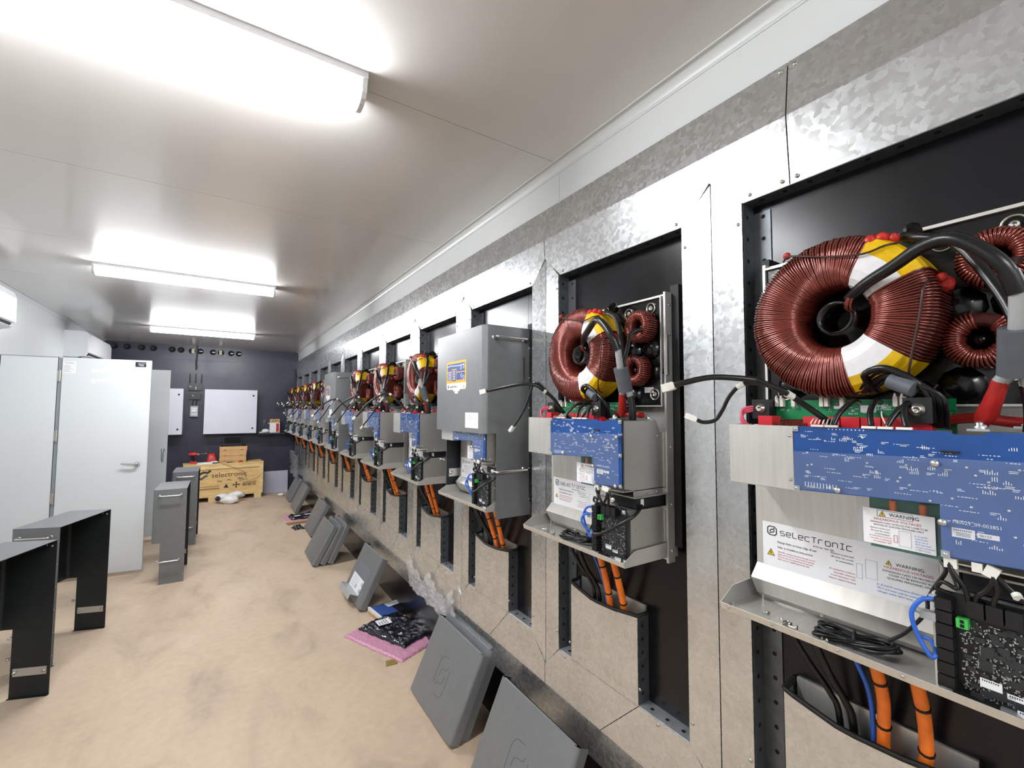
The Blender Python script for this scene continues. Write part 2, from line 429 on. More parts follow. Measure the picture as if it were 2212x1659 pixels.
def holes(m, pts, n_axis, r, mi=1):
    ax = Vector(n_axis)
    for p in pts:
        u = ax.orthogonal().normalized(); w = ax.cross(u)
        m.add([tuple(Vector(p)+ax*.0006+(u*math.cos(2*math.pi*i/10)+w*math.sin(2*math.pi*i/10))*r) for i in range(10)], [tuple(range(10))], mi)
# meshes shared by all bays; local origin at bay centre on the floor
def bay_meshes():
    D = {}
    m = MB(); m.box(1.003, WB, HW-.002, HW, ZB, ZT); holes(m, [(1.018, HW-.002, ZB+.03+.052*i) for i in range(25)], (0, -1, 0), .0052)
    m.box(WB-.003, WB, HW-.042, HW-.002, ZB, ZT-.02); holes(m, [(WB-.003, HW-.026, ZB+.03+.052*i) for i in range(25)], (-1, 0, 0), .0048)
    D['jamb_angle'] = m.mesh('jamb_angle', ['angle_shaded', 'hole'])
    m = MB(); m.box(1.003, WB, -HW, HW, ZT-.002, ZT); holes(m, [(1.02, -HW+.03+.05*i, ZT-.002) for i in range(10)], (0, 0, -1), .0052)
    D['head_angle'] = m.mesh('head_angle', ['angle_shaded', 'hole'])
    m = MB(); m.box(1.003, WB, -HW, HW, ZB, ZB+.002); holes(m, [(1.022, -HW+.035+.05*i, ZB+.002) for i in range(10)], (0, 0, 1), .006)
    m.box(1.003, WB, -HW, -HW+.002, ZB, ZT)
    D['sill_angle'] = m.mesh('sill_angle', ['angle_lit', 'hole'])
    # duct front (with a sagging top edge) and its perforated flange
    top = [(.193, -.580), (.175, -.586), (.10, -.602), (.07, -.603), (.0, -.599), (-.07, -.588), (-.092, -.585)]
    m = MB(); m.prism([(1.0, a, Z(z)) for a, z in top]+[(1.0, -.092, ZB-.001), (1.0, .193, ZB-.001)], (.002, 0, 0))
    m.prism([(1.0005, .193, ZB-.001), (1.0005, .191, ZB-.001), (1.0005, .191, Z(-.58)), (1.0005, .193, Z(-.58))], (WB-1.0005, 0, 0))
    D['duct_panel'] = m.mesh('duct_panel', 'galvanised')
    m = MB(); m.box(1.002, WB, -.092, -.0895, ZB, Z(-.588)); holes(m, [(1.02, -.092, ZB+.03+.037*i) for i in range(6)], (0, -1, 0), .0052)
    D['duct_flange'] = m.mesh('duct_flange', ['angle_shaded', 'hole'])
    m = MB()
    m.tube([(1.0015, a, Z(z)+.001) for a, z in top]+[(1.045, -.091, Z(-.584))], .0058, 6, sub=0)
    m.tube([(1.0015, .193, Z(-.579)), (1.045, .193, Z(-.572))], .0058, 6)
    D['edge_trim'] = m.mesh('edge_trim', 'rubber')
    # unpainted lining seen inside the duct mouth
    D['duct_back'] = MB().box(1.040, WB, -.085, .186, ZB, Z(-.565)).mesh('duct_back', 'steel')
    m = MB(); m.lathe((0, 0, 0), (-1, 0, 0), [(.0042, 0), (.0045, .0014), (.003, .003), (0, .0034)], 10)
    D['screw'] = m.mesh('screw', 'screw')
    return D
BM = bay_meshes()
for k in range(NB):
    y = YK(k)
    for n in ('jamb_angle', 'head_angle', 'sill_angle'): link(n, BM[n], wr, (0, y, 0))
    dp = link('duct_panel', BM['duct_panel'], wr, (0, y, 0))
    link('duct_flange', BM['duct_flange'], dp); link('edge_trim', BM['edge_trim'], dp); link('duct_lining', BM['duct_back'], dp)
    if k < 6:
        for (a, z, x) in ((HW-.018, ZT+.012, 1.003), (-HW+.02, ZT+.012, 1.003), (HW+.009, ZT-.05, .9985), (-HW-.009, ZT-.06, .9985),
                       (HW+.009, ZB+.06, .9985), (-HW-.009, ZB+.055, .9985), (-.16, ZB-.010, 1.0), (.225, ZB-.010, 1.0), (-.10, ZB+.05, 1.0), (.2, ZB+.05, 1.0)):
            link('screw', BM['screw'], wr, (x, y+a, z))
for yy in (.448, .478, 1.36, 2.48, 2.51):
    link('screw', BM['screw'], wr, (XB+.0142, yy, ZTOP-.014))
    if yy < 1: link('screw', BM['screw'], wr, (1.002, yy, ZT+.012))

# ------------------------------------------------------------------ ceiling lights
def lamp_mesh():
    D = {}; L = .52; w = .055
    D['base'] = MB().box(-L, L, -w, w, -.018, 0).mesh('base', 'lamp_body')
    prof = [(-w+.003, -.018)]
    for i in range(9):
        t = math.pi*i/8; prof.append((-(w-.006)*math.cos(t)*(1 if i else 1), -.03-.042*math.sin(t)**.7))
    prof.append((w-.003, -.018))
    m = MB(); m.prism([(-L+.014, p[0], p[1]) for p in prof], (2*L-.028, 0, 0), smooth=True)
    D['diffuser'] = m.mesh('diffuser', 'diffuser')
    m = MB()
    for sx in (-L, L-.014): m.cut(); m.prism([(sx, p[0]*1.03, p[1]*1.02) for p in prof], (.013, 0, 0))
    D['end_cap'] = m
    return D
LM = lamp_mesh()
for yy, lab in ((1.265, 'bright white batten light nearest the camera at top left'), (3.845, 'bright white batten light, middle one of the three in view'),
                (6.465, 'bright white batten light farthest along, close to the dark wall'), (-1.35, 'white batten light behind the camera')):
    e = tag(empty('ceiling_light', (-.215, yy, ZC)), lab, 'light', 'batten lights across the ceiling')
    for n in ('base', 'diffuser'): link(n, LM[n], e)
    LM['end_cap'].build('end_cap', 'lamp_body', e)

# ------------------------------------------------------------------ inverter (built once, copied along the wall)
X0 = 1.0; ZU = -.39
def Lc(x, a, z): return (x-X0, a, z-ZU)            # measured (x, offset along wall, height from eye) -> local
RI = (0, -1, 0); UP = (0, 0, 1)                     # reading direction of print facing the room
SER = {'s': [[(1,1),(.15,1),(0,.85),(0,.62),(.12,.5),(.88,.5),(1,.38),(1,.15),(.85,0),(0,0)]], 'e': [[(1,0),(.15,0),(0,.15),(0,.85),(.15,1),(.85,1),(1,.85),(1,.5),(0,.5)]],
       'l': [[(0,1.25),(0,.15),(.15,0),(.9,0)]], 'c': [[(1,1),(.15,1),(0,.85),(0,.15),(.15,0),(1,0)]], 't': [[(0,1.2),(1,1.2)],[(.5,1.2),(.5,0)]],
       'r': [[(0,0),(0,.85),(.15,1),(.9,1)]], 'o': [[(0,.15),(0,.85),(.15,1),(.85,1),(1,.85),(1,.15),(.85,0),(.15,0),(0,.15)]],
       'n': [[(0,0),(0,.85),(.15,1),(.85,1),(1,.85),(1,0)]], 'i': [[(.1,1.2),(.9,1.2)],[(.5,1.2),(.5,0)],[(.1,0),(.9,0)]]}
def logo(m, org, hgt, mi, right=RI, upv=UP, word='selectronic', sp=1.42):
    x = 0; o = Vector(org); r = Vector(right); u = Vector(upv)
    for ch in word:
        for st in SER[ch]:
            m.ribbon([(p[0]*hgt*.95+x, p[1]*hgt) for p in st], hgt*.15, o, r, u, mi)
        x += hgt*(sp-(.12 if ch in 'li' else 0))
    return x
def badge(m, org, s, mi, right=RI, upv=UP):
    q = [(.2,0),(0,.2),(0,.8),(.2,1),(.8,1),(1,.8),(1,.2),(.8,0)]
    m.ribbon([(p[0]*s, p[1]*s) for p in q], s*.11, org, right, upv, mi, closed=True)
    m.ribbon([(.25*s,.38*s),(.35*s,.62*s),(.7*s,.72*s),(.8*s,.85*s)], s*.11, org, right, upv, mi)
    m.ribbon([(.2*s,.15*s),(.35*s,.3*s),(.66*s,.36*s),(.76*s,.62*s)], s*.11, org, right, upv, mi)
def tri(m, org, s, right=RI, upv=UP, off=(-.0003, 0, 0)):
    o = Vector(org); r = Vector(right); u = Vector(upv); d = Vector(off)
    m.add([tuple(o), tuple(o+r*s), tuple(o+r*s*.5+u*s*.9)], [(0,1,2)], 4)
    m.ribbon([(0,0),(s,0),(s*.5,s*.9)], s*.07, o+d, right, upv, 1, closed=True)
    m.ribbon([(.52*s,.62*s),(.42*s,.38*s),(.56*s,.38*s),(.48*s,.12*s)], s*.08, o+d, right, upv, 1)
PRINT = ['paper', 'ink', 'ink_red', 'ink_blue', 'warn_yellow', 'ink_grey']

def torus_pts(ri, ro, x0, x1, rr=.018, n=4):
    q = []; k = min(rr*1.35, (ro-ri)*.49)
    for (cx, cr, a0, r2x, r2r) in ((x0+rr, ro-k, 90, -rr, k), (x1-rr, ro-k, 0, rr, k), (x1-rr, ri+k, -90, rr, k), (x0+rr, ri+k, 180, -rr, k)):
        for i in range(n):
            f = i/(n-1)*math.pi/2
            if a0 == 90: q.append((cx-rr*math.cos(f), cr+k*math.sin(f)))
            elif a0 == 0: q.append((cx+rr*math.sin(f), cr+k*math.cos(f)))
            elif a0 == -90: q.append((cx+rr*math.cos(f), cr-k*math.sin(f)))
            else: q.append((cx-rr*math.sin(f), cr-k*math.cos(f)))
    return q                                        # closed (x, rho) loop
def windings(m, c, ri, ro, x0, x1, ranges, N, wr_, mi=0, rr=.018):
    loop = torus_pts(ri, ro, x0, x1, rr)
    for i in range(N):
        ph = 360*i/N
        if not any(a <= ph <= b for a, b in ranges): continue
        ph = math.radians(ph+random.uniform(-.35, .35)); s = random.uniform(-.0008, .0012)
        pts = [(x, c[0]-(rho+s)*math.cos(ph+random.uniform(-.003, .003)), c[1]+(rho+s)*math.sin(ph)) for x, rho in loop]
        m.tube(pts, wr_, 5, mi, closed=True)
def sector(m, c, ri, ro, x0, x1, a0, a1, n, mfun, rr=.018, smooth=True):
    loop = torus_pts(ri, ro, x0, x1, rr, 4); L = len(loop); vs = []
    for j in range(n+1):
        ph = math.radians(a0+(a1-a0)*j/n)
        for x, rho in loop: vs.append((x, c[0]-rho*math.cos(ph), c[1]+rho*math.sin(ph)))
    for i in range(L):
        i2 = (i+1) % L; rho = (loop[i][1]+loop[i2][1])/2; xx = (loop[i][0]+loop[i2][0])/2
        m.add(vs, [(j*L+i, j*L+i2, (j+1)*L+i2, (j+1)*L+i) for j in range(n)], mfun(xx, rho), smooth)

def silk_marks(m, rnd, x, a0, a1, z0, z1, n, mi=1, avoid=None):
    for i in range(n):
        ca = rnd.uniform(a0+.006, a1-.006); cz = rnd.uniform(z0+.004, z1-.004)
        if avoid and avoid(ca, cz): continue
        t = rnd.random()
        if t < .35:
            for j in range(rnd.randint(2, 6)):
                w = rnd.uniform(.001, .003); m.rect((x, ca-j*.0034, cz), RI, UP, w, .0009, mi)
        elif t < .6:
            m.rect((x, ca, cz), RI, UP, rnd.uniform(.004, .010), .0008, mi); m.rect((x, ca, cz-.002), RI, UP, rnd.uniform(.003, .008), .0008, mi)
        elif t < .8:
            for j in range(rnd.randint(3, 6)): m.rect((x, ca-j*.0022, cz), RI, UP, .0008, rnd.uniform(.002, .006), mi)
        else:
            m.lathe((x, ca, cz), (-1, 0, 0), [(.0018, 0), (.001, .0012), (0, .0014)], 6, 2)

def make_inverter():
    U = empty('inverter')
    T = lambda: MB(Lc)
    rnd = random.Random(3)
    # chassis
    m = T(); m.box(1.004, 1.010, -.208, .205, -.40, .315); m.box(.984, 1.010, -.214, -.2075, -.40, .315); m.box(.984, 1.010, .2, .206, .005, .315)
    m.box(1.010, 1.030, -.208, -.19, -.39, .30)
    U_plate = m.build('back_plate', 'steel', U)
    m = T()
    for z in (.28, .2, .05, -.1, -.25, -.37): m.lathe((.999, -.214, z), (0, -1, 0), [(.0035, 0), (.0035, .002), (0, .0028)], 8)
    m.box(.982, .990, -.2195, -.214, .09, .20)
    m.build('latch_and_screws', 'screw', U_plate)['kind'] = 'stuff'
    m = T(); m.box(1.012, 1.0455, -.235, -.2085, -.36, .335); m.cut(); m.box(1.012, 1.0455, .206, .22, -.36, .335)
    m.build('mounting_rail', 'rubber', U)
    # potting tray
    m = T(); m.box(.987, 1.004, -.199, .199, .010, .302)
    pot = m.build('potting_tray', 'potting', U)
    m = T(); t = .0035
    for (a0, a1, z0, z1) in ((-.2025, .2025, .302, .302+t), (-.2025, .2025, .0065, .010), (-.2025, -.199, .010, .302), (.199, .2025, .010, .302)):
        m.box(.980, 1.004, a0, a1, z0, z1)
    m.build('tray_rim', 'steel', pot)
    for (a, z) in ((-.165, .278), (-.085, .276), (.175, .272), (-.175, .040), (-.08, .03), (.165, .035)):
        m = T(); m.lathe((.987, a, z), (-1, 0, 0), [(.0125, 0), (.0135, .004), (.0155, .004), (.0155, 0)], 18)
        m.lathe((.987, a, z), (-1, 0, 0), [(.0125, .0004), (0, .0004)], 18, 1)
        m.lathe((.987, a, z), (-1, 0, 0), [(.0062, .0006), (.0062, .004), (.0035, .0045), (.003, .002), (0, .002)], 10)
        m.build('mount_bolt', ['screw', 'hole'], pot)
    # lumps of sealant between the coils
    m = T()
    for (a, z, s) in ((-.1, .165, .035), (-.165, .165, .03), (-.10, .04, .03), (-.05, .03, .02), (-.185, .1, .02), (.15, .05, .03), (.16, .28, .02)):
        m.cut(); m.lathe((.987, a, z), (-1, 0, 0), [(s, 0), (s*.9, s*.25), (s*.5, s*.5), (0, s*.55)], 10)
    m.build('sealant', 'potting', pot)
    m = T(); m.box(.9855, .987, -.095, -.055, .018, .030); m.cut(); m.box(.9855, .987, -.17, -.14, .045, .060); m.build('part_label', 'paper', pot)
    # transformer
    C = (.042, .163); ri, ro, xa, xb = .055, .140, .884, .984
    tr_ = T(); sector(tr_, C, ri+.0015, ro-.0015, xa+.0015, xb-.002, 0, 360, 60, lambda x, r: 0, rr=.022)
    tr = tr_.build('transformer', 'copper_dark', U)
    m = T(); windings(m, C, ri, ro, xa, xb, ((0, 24), (64, 283), (322, 360)), 168, .0018, rr=.022)
    m.build('winding', 'copper', tr)
    m = T(); sector(m, C, ri-.001, ro+.0005, xa-.0005, xb, 24, 64, 12, lambda x, r: 1 if (r > .112) else 0, rr=.022)
    m.build('insulating_tape', ['tape_white', 'tape_yellow'], tr)
    m = T(); sector(m, C, ri-.001, ro+.0005, xa-.0005, xb, 283, 322, 12, lambda x, r: 1 if (r > .118) else 0, rr=.022)
    m.build('insulating_tape', ['tape_white', 'tape_yellow'], tr)
    m = T(); m.lathe((.995, *C), (-1, 0, 0), [(.026, 0), (.026, .085), (.031, .085), (.033, .07), (.044, .058), (.052, .05), (.053, 0)], 26, 0)
    m.lathe((.992, *C), (-1, 0, 0), [(.0258, .003), (0, .003)], 20, 1)
    m.build('core_mount', ['potting', 'steel_side'], tr)
    m = T(); m.lathe((.905, C[0], C[1]), (-1, 0, 0), [(.0262, -.07), (.0262, .004)], 26); m.build('centre_tube', 'steel_side', tr)
    # copper tails leaving the hole, red sleeves, lacing cords
    m = T()
    for i in range(7):
        q = random.uniform(-.006, .006); m.tube([(.93, .012+q, .165+q), (.900, .018+q, .178+random.uniform(-.004, .004)), (.888, .008+q*.6, .192+q*.4)], .0022, 5, sub=3)
    m.build('lead_wires', 'copper', tr)['kind'] = 'stuff'
    m = T()
    for (x, a, z, s) in ((.9, -.016, .281, .012), (.905, -.030, .283, .011), (.91, -.044, .280, .009), (.93, -.098, .195, .013), (.915, -.098, .203, .008), (.893, .112, .292, .007)):
        m.cut(); m.lathe((x, a, z), (-.6, -.5, .3), [(0, -s), (s*.8, -s*.6), (s, 0), (s*.7, s*.7), (0, s)], 9)
    m.build('red_sealing', 'sleeve_red', tr)
    m = T(); m.tube([(.9, .122, .285), (.882, .100, .286), (.877, .043, .268), (.877, -.011, .257), (.884, -.040, .264), (.90, -.052, .268)], .0018, 6, sub=4); m.cut()
    m.tube([(.91, -.096, .2), (.878, -.088, .189), (.876, -.080, .137), (.882, -.064, .061), (.9, -.062, .045)], .0018, 6, sub=4)
    m.build('lacing_cord', 'cable_brown', tr)
    # two chokes
    for (c2, x0, gaps) in (((-.150, .226), .938, ((0, 360),)), ((-.128, .108), .945, ((0, 50), (95, 360)))):
        m = T(); sector(m, c2, .019, .040, x0+.003, .986, 0, 360, 30, lambda x, r: 0, rr=.010)
        ch = m.build('choke', 'copper_dark', U)
        m = T(); windings(m, c2, .018, .043, x0, .986, gaps, 46, .0023, rr=.011); m.build('winding', 'copper', ch)
        m = T(); m.lathe((.987, *c2), (-1, 0, 0), [(.017, 0), (.016, .02), (.008, .022), (.008, .027), (0, .028)], 14); m.build('choke_bolt', 'potting', ch)
    # power leads with ferrite
    m = T(); bk = [(.9, .016, .192), (.872, -.018, .206), (.85, -.06, .219), (.835, -.097, .234), (.822, -.129, .234), (.82, -.155, .214), (.82, -.175, .188), (.826, -.184, .166)]
    m.tube(bk, .0092, 10, sub=4)
    ld = m.build('power_lead', 'cable_black', U)
    m = T(); m.tube([(.825, -.181, .175), (.828, -.184, .163), (.833, -.187, .148)], .0106, 10, 0, sub=2); m.cut(); m.tube([(.833, -.187, .15), (.842, -.184, .118), (.85, -.181, .095)], .0085, 10, 1, sub=2)
    m.cut(); m.tube([(.868, -.172, .052), (.876, -.160, .038)], .0088, 10, 1); m.cut(); m.tube([(.872, -.186, .045), (.878, -.186, .03)], .0085, 10, 1)
    m.cut(); m.tube([(.875, -.161, .04), (.884, -.152, .016), (.896, -.142, -.006), (.9, -.135, -.018)], [.0095, .0105, .012, .009], 10, 2, sub=3)
    m.tube([(.9, -.140, -.010), (.915, -.11, -.012), (.92, -.09, -.018)], .0075, 8, 2, sub=3); m.tube([(.9, -.145, -.012), (.905, -.17, -.016), (.91, -.20, -.016)], .0075, 8, 2, sub=3)
    m.cut(); m.tube([(.878, -.186, .033), (.882, -.188, .0), (.885, -.186, -.028)], [.0095, .0098, .010], 10, 0, sub=3)
    m.build('lead_sleeves', ['cable_black', 'cable_grey', 'cable_red'], ld)
    m = T(); m.cyl((.847, -.183, .105), (.871, -.176, .048), .0185, 20); m.build('ferrite_sleeve', 'ferrite', ld)
    m = T(); m.tube([(.93, -.05, .285), (.91, -.075, .272), (.9, -.12, .245), (.87, -.165, .16), (.856, -.182, .108)], .0075, 8, sub=4)
    m.cut(); m.tube([(.95, -.175, .215), (.90, -.17, .2), (.875, -.178, .15), (.852, -.183, .112)], .006, 8, sub=4)
    m.cut(); m.tube([(.97, -.045, .292), (.955, -.055, .302), (.94, -.062, .292)], .011, 8, sub=3)
    m.build('choke_leads', 'cable_black', U)
    # tangle of small wires under the transformer
    m = T(); rr_ = random.Random(11)
    for i in range(9):
        s = rr_.uniform(-.012, .012)
        m.tube([(.90, .0+s, .03), (.875, -.035+s, .052+s*.6), (.865, -.07+s, .045+s), (.868, -.10+s*.6, .02+s*.3), (.89, -.095+s, -.025)], .0032, 6, sub=4)
    m.tube([(.9, -.02, .03), (.872, -.01, .055), (.862, -.035, .066), (.862, -.06, .055), (.868, -.085, .03), (.88, -.09, -.01)], .0055, 7, sub=4)
    wt = m.build('wire_bundle', 'cable_black', U)
    m = T(); m.cyl((.868, -.045, .046), (.862, -.075, .031), .0125, 16); m.build('small_ferrite', 'ferrite', wt)
    # green relay board
    m = T(); m.box(.925, .928, -.105, .172, -.075, .018)
    gb = m.build('relay_board', 'pcb_green', U)
    m = T()
    for a in (.15, .141, .12, .072, .064, .04, -.035, -.044): m.cut(); m.box(.916, .925, a-.003, a+.003, .006, .022); m.tube([(.92, a, .02), (.916, a, .027), (.912, a, .02)], .0012, 5, sub=3)
    m.build('wire_clips', 'nylon', gb)
    m = T(); silk_marks(m, random.Random(5), .9245, -.1, .168, -.01, .016, 40, 0); m.rect((.9246, .055, .002), RI, UP, .02, .005, 0); m.rect((.9246, .015, -.004), RI, UP, .022, .012, 0)
    m.lathe((.925, -.098, -.012), (-1, 0, 0), [(.006, 0), (.006, .001), (.003, .001)], 12, 0)
    m.build('board_print', ['silk', 'silk', 'solder'], gb)['kind'] = 'stuff'
    m = T(); m.text('MOD', .006, (.9243, -.013, .0), RI, UP, 0); m.cut(); m.text('Rev 04', .005, (.9243, .033, -.008), RI, UP, 0); m.build('board_text', 'silk', gb)
    for a in (.150, .070, .040, .012, -.016, -.044, -.074): 
        m = T(); m.box(.872, .905, a-.026/2, a+.026/2, -.060, -.012); m.build('relay', 'relay', gb)
    for (x, a, z) in ((.898, .172, .004), (.862, -.077, .003)):
        m = T(); m.box(x, x+.035, a-.017, a+.017, z-.022, z+.016, 0); m.lathe((x, a, z-.002), (-1, 0, 0), [(.0095, 0), (.0095, .002), (.006, .003), (.006, .006), (.003, .006), (.003, .003), (0, .003)], 14, 1)
        m.build('terminal_block', ['plastic_black', 'screw'], gb)
    m = T()
    for s in (0, .004, .008): m.cut(); m.tube([(.902, .186, .006-s), (.885, .20, .0-s), (.875, .195, -.02-s), (.88, .175, -.04)], .003, 6, sub=4)
    m.build('pink_wires', 'cable_pink', gb)
    m = T()
    for i in range(16): 
        a = .123-.003*i; m.tube([(.885, a, -.030), (.878, a, -.018), (.868, a, -.030)], .0014, 4, sub=3)
    m.build('small_coil', 'copper', gb)['kind'] = 'stuff'
    # blue main board
    x = .8255
    poly = [(.078, -.028), (-.118, -.028), (-.124, -.032), (-.150, -.032), (-.156, -.028), (-.2035, -.028), (-.2035, -.193), (-.106, -.197), (-.106, -.128), (.078, -.136)]
    m = T(); m.prism([(x, a, z) for a, z in poly], (.002, 0, 0))
    bb = m.build('main_board', 'pcb_blue', U)
    m = T(); rb = random.Random(21)
    inside = lambda a, z: (z < -.13 and a > -.102)
    silk_marks(m, rb, x-.0004, -.2, .075, -.190, -.031, 210, 0, avoid=lambda a, z: inside(a, z) or (z < -.115 and rb.random() < .5))
    for i in range(11): m.rect((x-.0004, .062-.0045*i, -.128), RI, UP, .0012, .008, 0)
    for i in range(10): m.rect((x-.0004, .025-.0052*i, -.032), RI, UP, .0016, .0016, 0)
    m.build('silkscreen', ['silk', 'silk', 'solder'], bb)['kind'] = 'stuff'
    m = T(); m.text('P80029_09-003851', .0062, (x-.0005, -.118, -.150), RI, UP, 0, squash=.95); m.build('board_number', 'silk', bb)
    m = T(); m.box(x-.0006, x, -.139, -.117, -.168, -.156, 0); m.cut(); m.box(x-.0006, x, -.161, -.141, -.164, -.158, 0)
    for i in range(9): m.rect((x-.0008, -.119-.002*i, -.1595), RI, UP, .001, .002, 1)
    for i in range(3): m.rect((x-.0008, -.121, -.162-.0018*i), RI, UP, .014, .0006, 1)
    m.text('06123', .0045, (x-.0008, -.143, -.1625), RI, UP, 1)
    m.build('serial_label', ['paper', 'ink'], bb)
    m = T(); m.prism([(.8165, a, z) for a, z in [(.076, -.070), (-.201, -.062), (-.201, -.190), (-.108, -.194), (-.108, -.126), (.076, -.133)]], (.0012, 0, 0))
    m.build('clear_shield', 'shield', bb)
    m = T()
    for (a, z) in ((-.105, -.072), (.012, -.126), (-.11, -.150), (-.195, -.07), (-.19, -.19)): m.cut(); m.lathe((.8255, a, z), (-1, 0, 0), [(.003, 0), (.003, .009), (.005, .009), (.0048, .0108), (0, .0118)], 12)
    for (a, z) in ((.074, -.032), (.074, -.133), (-.110, -.193), (-.2, -.032), (-.2, -.19), (-.2, -.115)): m.cut(); m.box(.823, .8255, a-.0045, a+.0045, z-.0045, z+.0045); m.lathe((.823, a, z), (-1, 0, 0), [(.0028, 0), (.0026, .0014), (0, .0018)], 8)
    m.build('standoffs', 'solder', bb)
    m = T(); 
    for a in (.040, .020, -.03, -.050, -.072): m.cut(); m.box(.822, .8265, a-.009, a+.009, -.028, -.0245)
    m.build('board_headers', 'nylon', bb)
    m = T(); m.box(.8225, .8255, -.128, -.110, -.0575, -.0545); m.build('jumper_strip', 'plastic_black', bb)
    # sheet-metal of the lower half
    m = T(); m.box(.8245, .827, .079, .193, -.137, -.028); m.box(.827, .90, .191, .193, -.137, -.028); m.box(.827, .90, .079, .193, -.1385, -.137)
    lp = m.build('front_plate', 'steel', U)
    m = T()
    for z in (-.045, -.12): m.lathe((.8245, .084, z), (-1, 0, 0), [(.0028, 0), (.0026, .0014), (0, .0018)], 8)
    m.build('plate_screws', 'screw', lp)['kind'] = 'stuff'
    m = T(); m.prism([(.829, -.2065, -.030), (.829, -.2065, -.196), (.865, -.2065, -.203), (.865, -.2065, -.219), (.995, -.2065, -.219), (.995, -.2065, -.060), (.965, -.2065, -.060), (.95, -.2065, -.030)], (0, .002, 0))
    m.box(.829, .995, -.2065, -.11, -.205, -.203); m.box(.829, .831, -.2065, -.2045, -.196, -.03)
    m.box(.86, 1.0, -.214, -.11, -.222, -.219)
    sp_ = m.build('side_panel', 'steel_side', U)
    m = T()
    for (xx, z) in ((.845, -.19), (.87, -.211), (.91, -.213), (.95, -.213), (.985, -.212), (.985, -.072), (.955, -.07), (.985, -.045)): m.lathe((xx, -.2065, z), (0, -1, 0), [(.0028, 0), (.0026, .0014), (0, .0018)], 8)
    m.build('side_screws', 'screw', sp_)['kind'] = 'stuff'
    m = T()
    for (xx, a, z, c) in ((.905, -.178, -.018, 0), (.93, -.198, -.022, 0), (.87, -.14, -.022, 0)):
        m.cut(); m.box(xx-.011, xx+.011, a-.011, a+.011, z-.006, z-.003); m.lathe((xx, a, z-.003), (-.4, 0, .9), [(.0075, 0), (.0075, .005), (.004, .006), (.004, .010), (0, .010)], 6)
    m.build('terminal_studs', 'solder', sp_)
    m = T(); m.box(.83, .84, -.204, -.197, -.19, -.03); m.build('side_gap_shade', 'rubber', sp_)  # black strip standing in for shade between board and side panel
    # inner front sheet with its rolled lip
    prof = [(.922, -.03), (.922, -.308), (.898, -.333), (.918, -.366), (.931, -.378), (.933, -.378), (.921, -.366), (.901, -.333), (.9245, -.308), (.9245, -.03)]
    m = T(); m.prism([(px, -.100, pz) for px, pz in prof], (0, .299, 0))
    isht = m.build('inner_sheet', 'steel', U)
    m = T(); m.box(.9255, .935, -.204, -.100, -.205, -.03); m.build('inner_return', 'steel_side', isht)
    m = T(); m.lathe((.925, .085, -.372), (-1, 0, .3), [(.004, 0), (.0038, .002), (0, .003)], 10); m.build('sheet_screw', 'screw', isht)
    # big printed label
    x = .9212
    m = T(); m.box(x, .9218, -.078, .186, -.309, -.223, 0)
    xx = x-.0004
    badge(m, (xx, .176, -.2475), .0165, 1); logo(m, (xx, .152, -.2445), .0082, 1, sp=1.37)
    m.text('ACN 061 963 786', .0045, (xx, .095, -.252), RI, UP, 1)
    m.text('Ratings: Refer to lower edge of unit', .0058, (xx, .158, -.2605), RI, UP, 1, squash=.82); m.text('Refer to Installation Instructions', .0058, (xx, .158, -.270), RI, UP, 1, squash=.82)
    tri(m, (xx, .177, -.2865), .013)
    for i, t in enumerate(('DANGER - Multiple Hazardous Energy Sources', 'Isolate all DC and AC sources before opening.', 'This unit may start automatically at any time.', 'Refer service to qualified personnel only.')):
        m.text(t, .0038, (xx, .158, -.2785-.0046*i), RI, UP, 2, squash=.9)
    for i, t in enumerate(('Remove screws and', 'lift cover for access', 'to terminations')): m.text(t, .0043, (xx, .032, -.2555-.0058*i), RI, UP, 1, align='R')
    for i, t in enumerate(('J4 connections (red) are', 'internally connected', 'to the hazardous 120V', 'battery negative terminal')): m.text(t, .0040, (xx, .030, -.283-.0053*i), RI, UP, 2, align='R')
    m.ribbon([(0, 0), (.016, 0), (.016, -.03), (0, -.03)], .0005, (xx, .015, -.252), RI, UP, 5, closed=True); m.ribbon([(0, 0), (.008, 0), (.008, -.024), (0, -.024)], .0005, (xx, .028, -.262), RI, UP, 5, closed=True)
    m.text('WARNING', .0072, (xx, -.026, -.2515), RI, UP, 1); tri(m, (xx, -.013, -.252), .0075)
    m.text('HAZARDOUS VOLTAGES', .0055, (xx, -.010, -.258), RI, UP, 2)
    for i, t in enumerate(('EXPANSION CARD OR PROTECTIVE', 'COVER TO BE REMOVED BY', 'QUALIFIED PERSONNEL ONLY')): m.text(t, .0043, (xx, -.043, -.264-.0053*i), RI, UP, 1, align='C')
    for i, t in enumerate(('J1, J3 and J5 connections (blue) are at', 'SELV and must only be connected to', 'voltages within SELV limits')): m.text(t, .0043, (xx, .0, -.2885-.0055*i), RI, UP, 3)
    m.build('rating_label', PRINT, U)
    # expansion card under clear cover with warning label
    m = T(); m.box(.862, .864, -.104, -.014, -.212, -.135); ec = m.build('expansion_card', 'pcb_green', U)
    m = T()
    for a in (-.045, -.08): m.cut(); m.cyl((.857, a, -.155), (.857, a, -.137), .0045, 10)
    m.build('card_coils', 'cable_orange', ec)
    m = T(); m.box(.852, .8532, -.107, .0, -.217, -.135); m.build('clear_cover', 'shield', ec)
    m = T(); x = .8505; m.box(x, .8515, -.094, -.009, -.205, -.1515, 0); xx = x-.0004
    m.text('WARNING', .0072, (xx, -.042, -.1605), RI, UP, 1); tri(m, (xx, -.030, -.161), .0075); m.ribbon([(0, 0), (.042, 0), (.042, .0095), (0, .0095)], .0005, (xx, -.0275, -.1625), RI, UP, 1, closed=True)
    m.text('HAZARDOUS VOLTAGES', .005, (xx, -.023, -.168), RI, UP, 2)
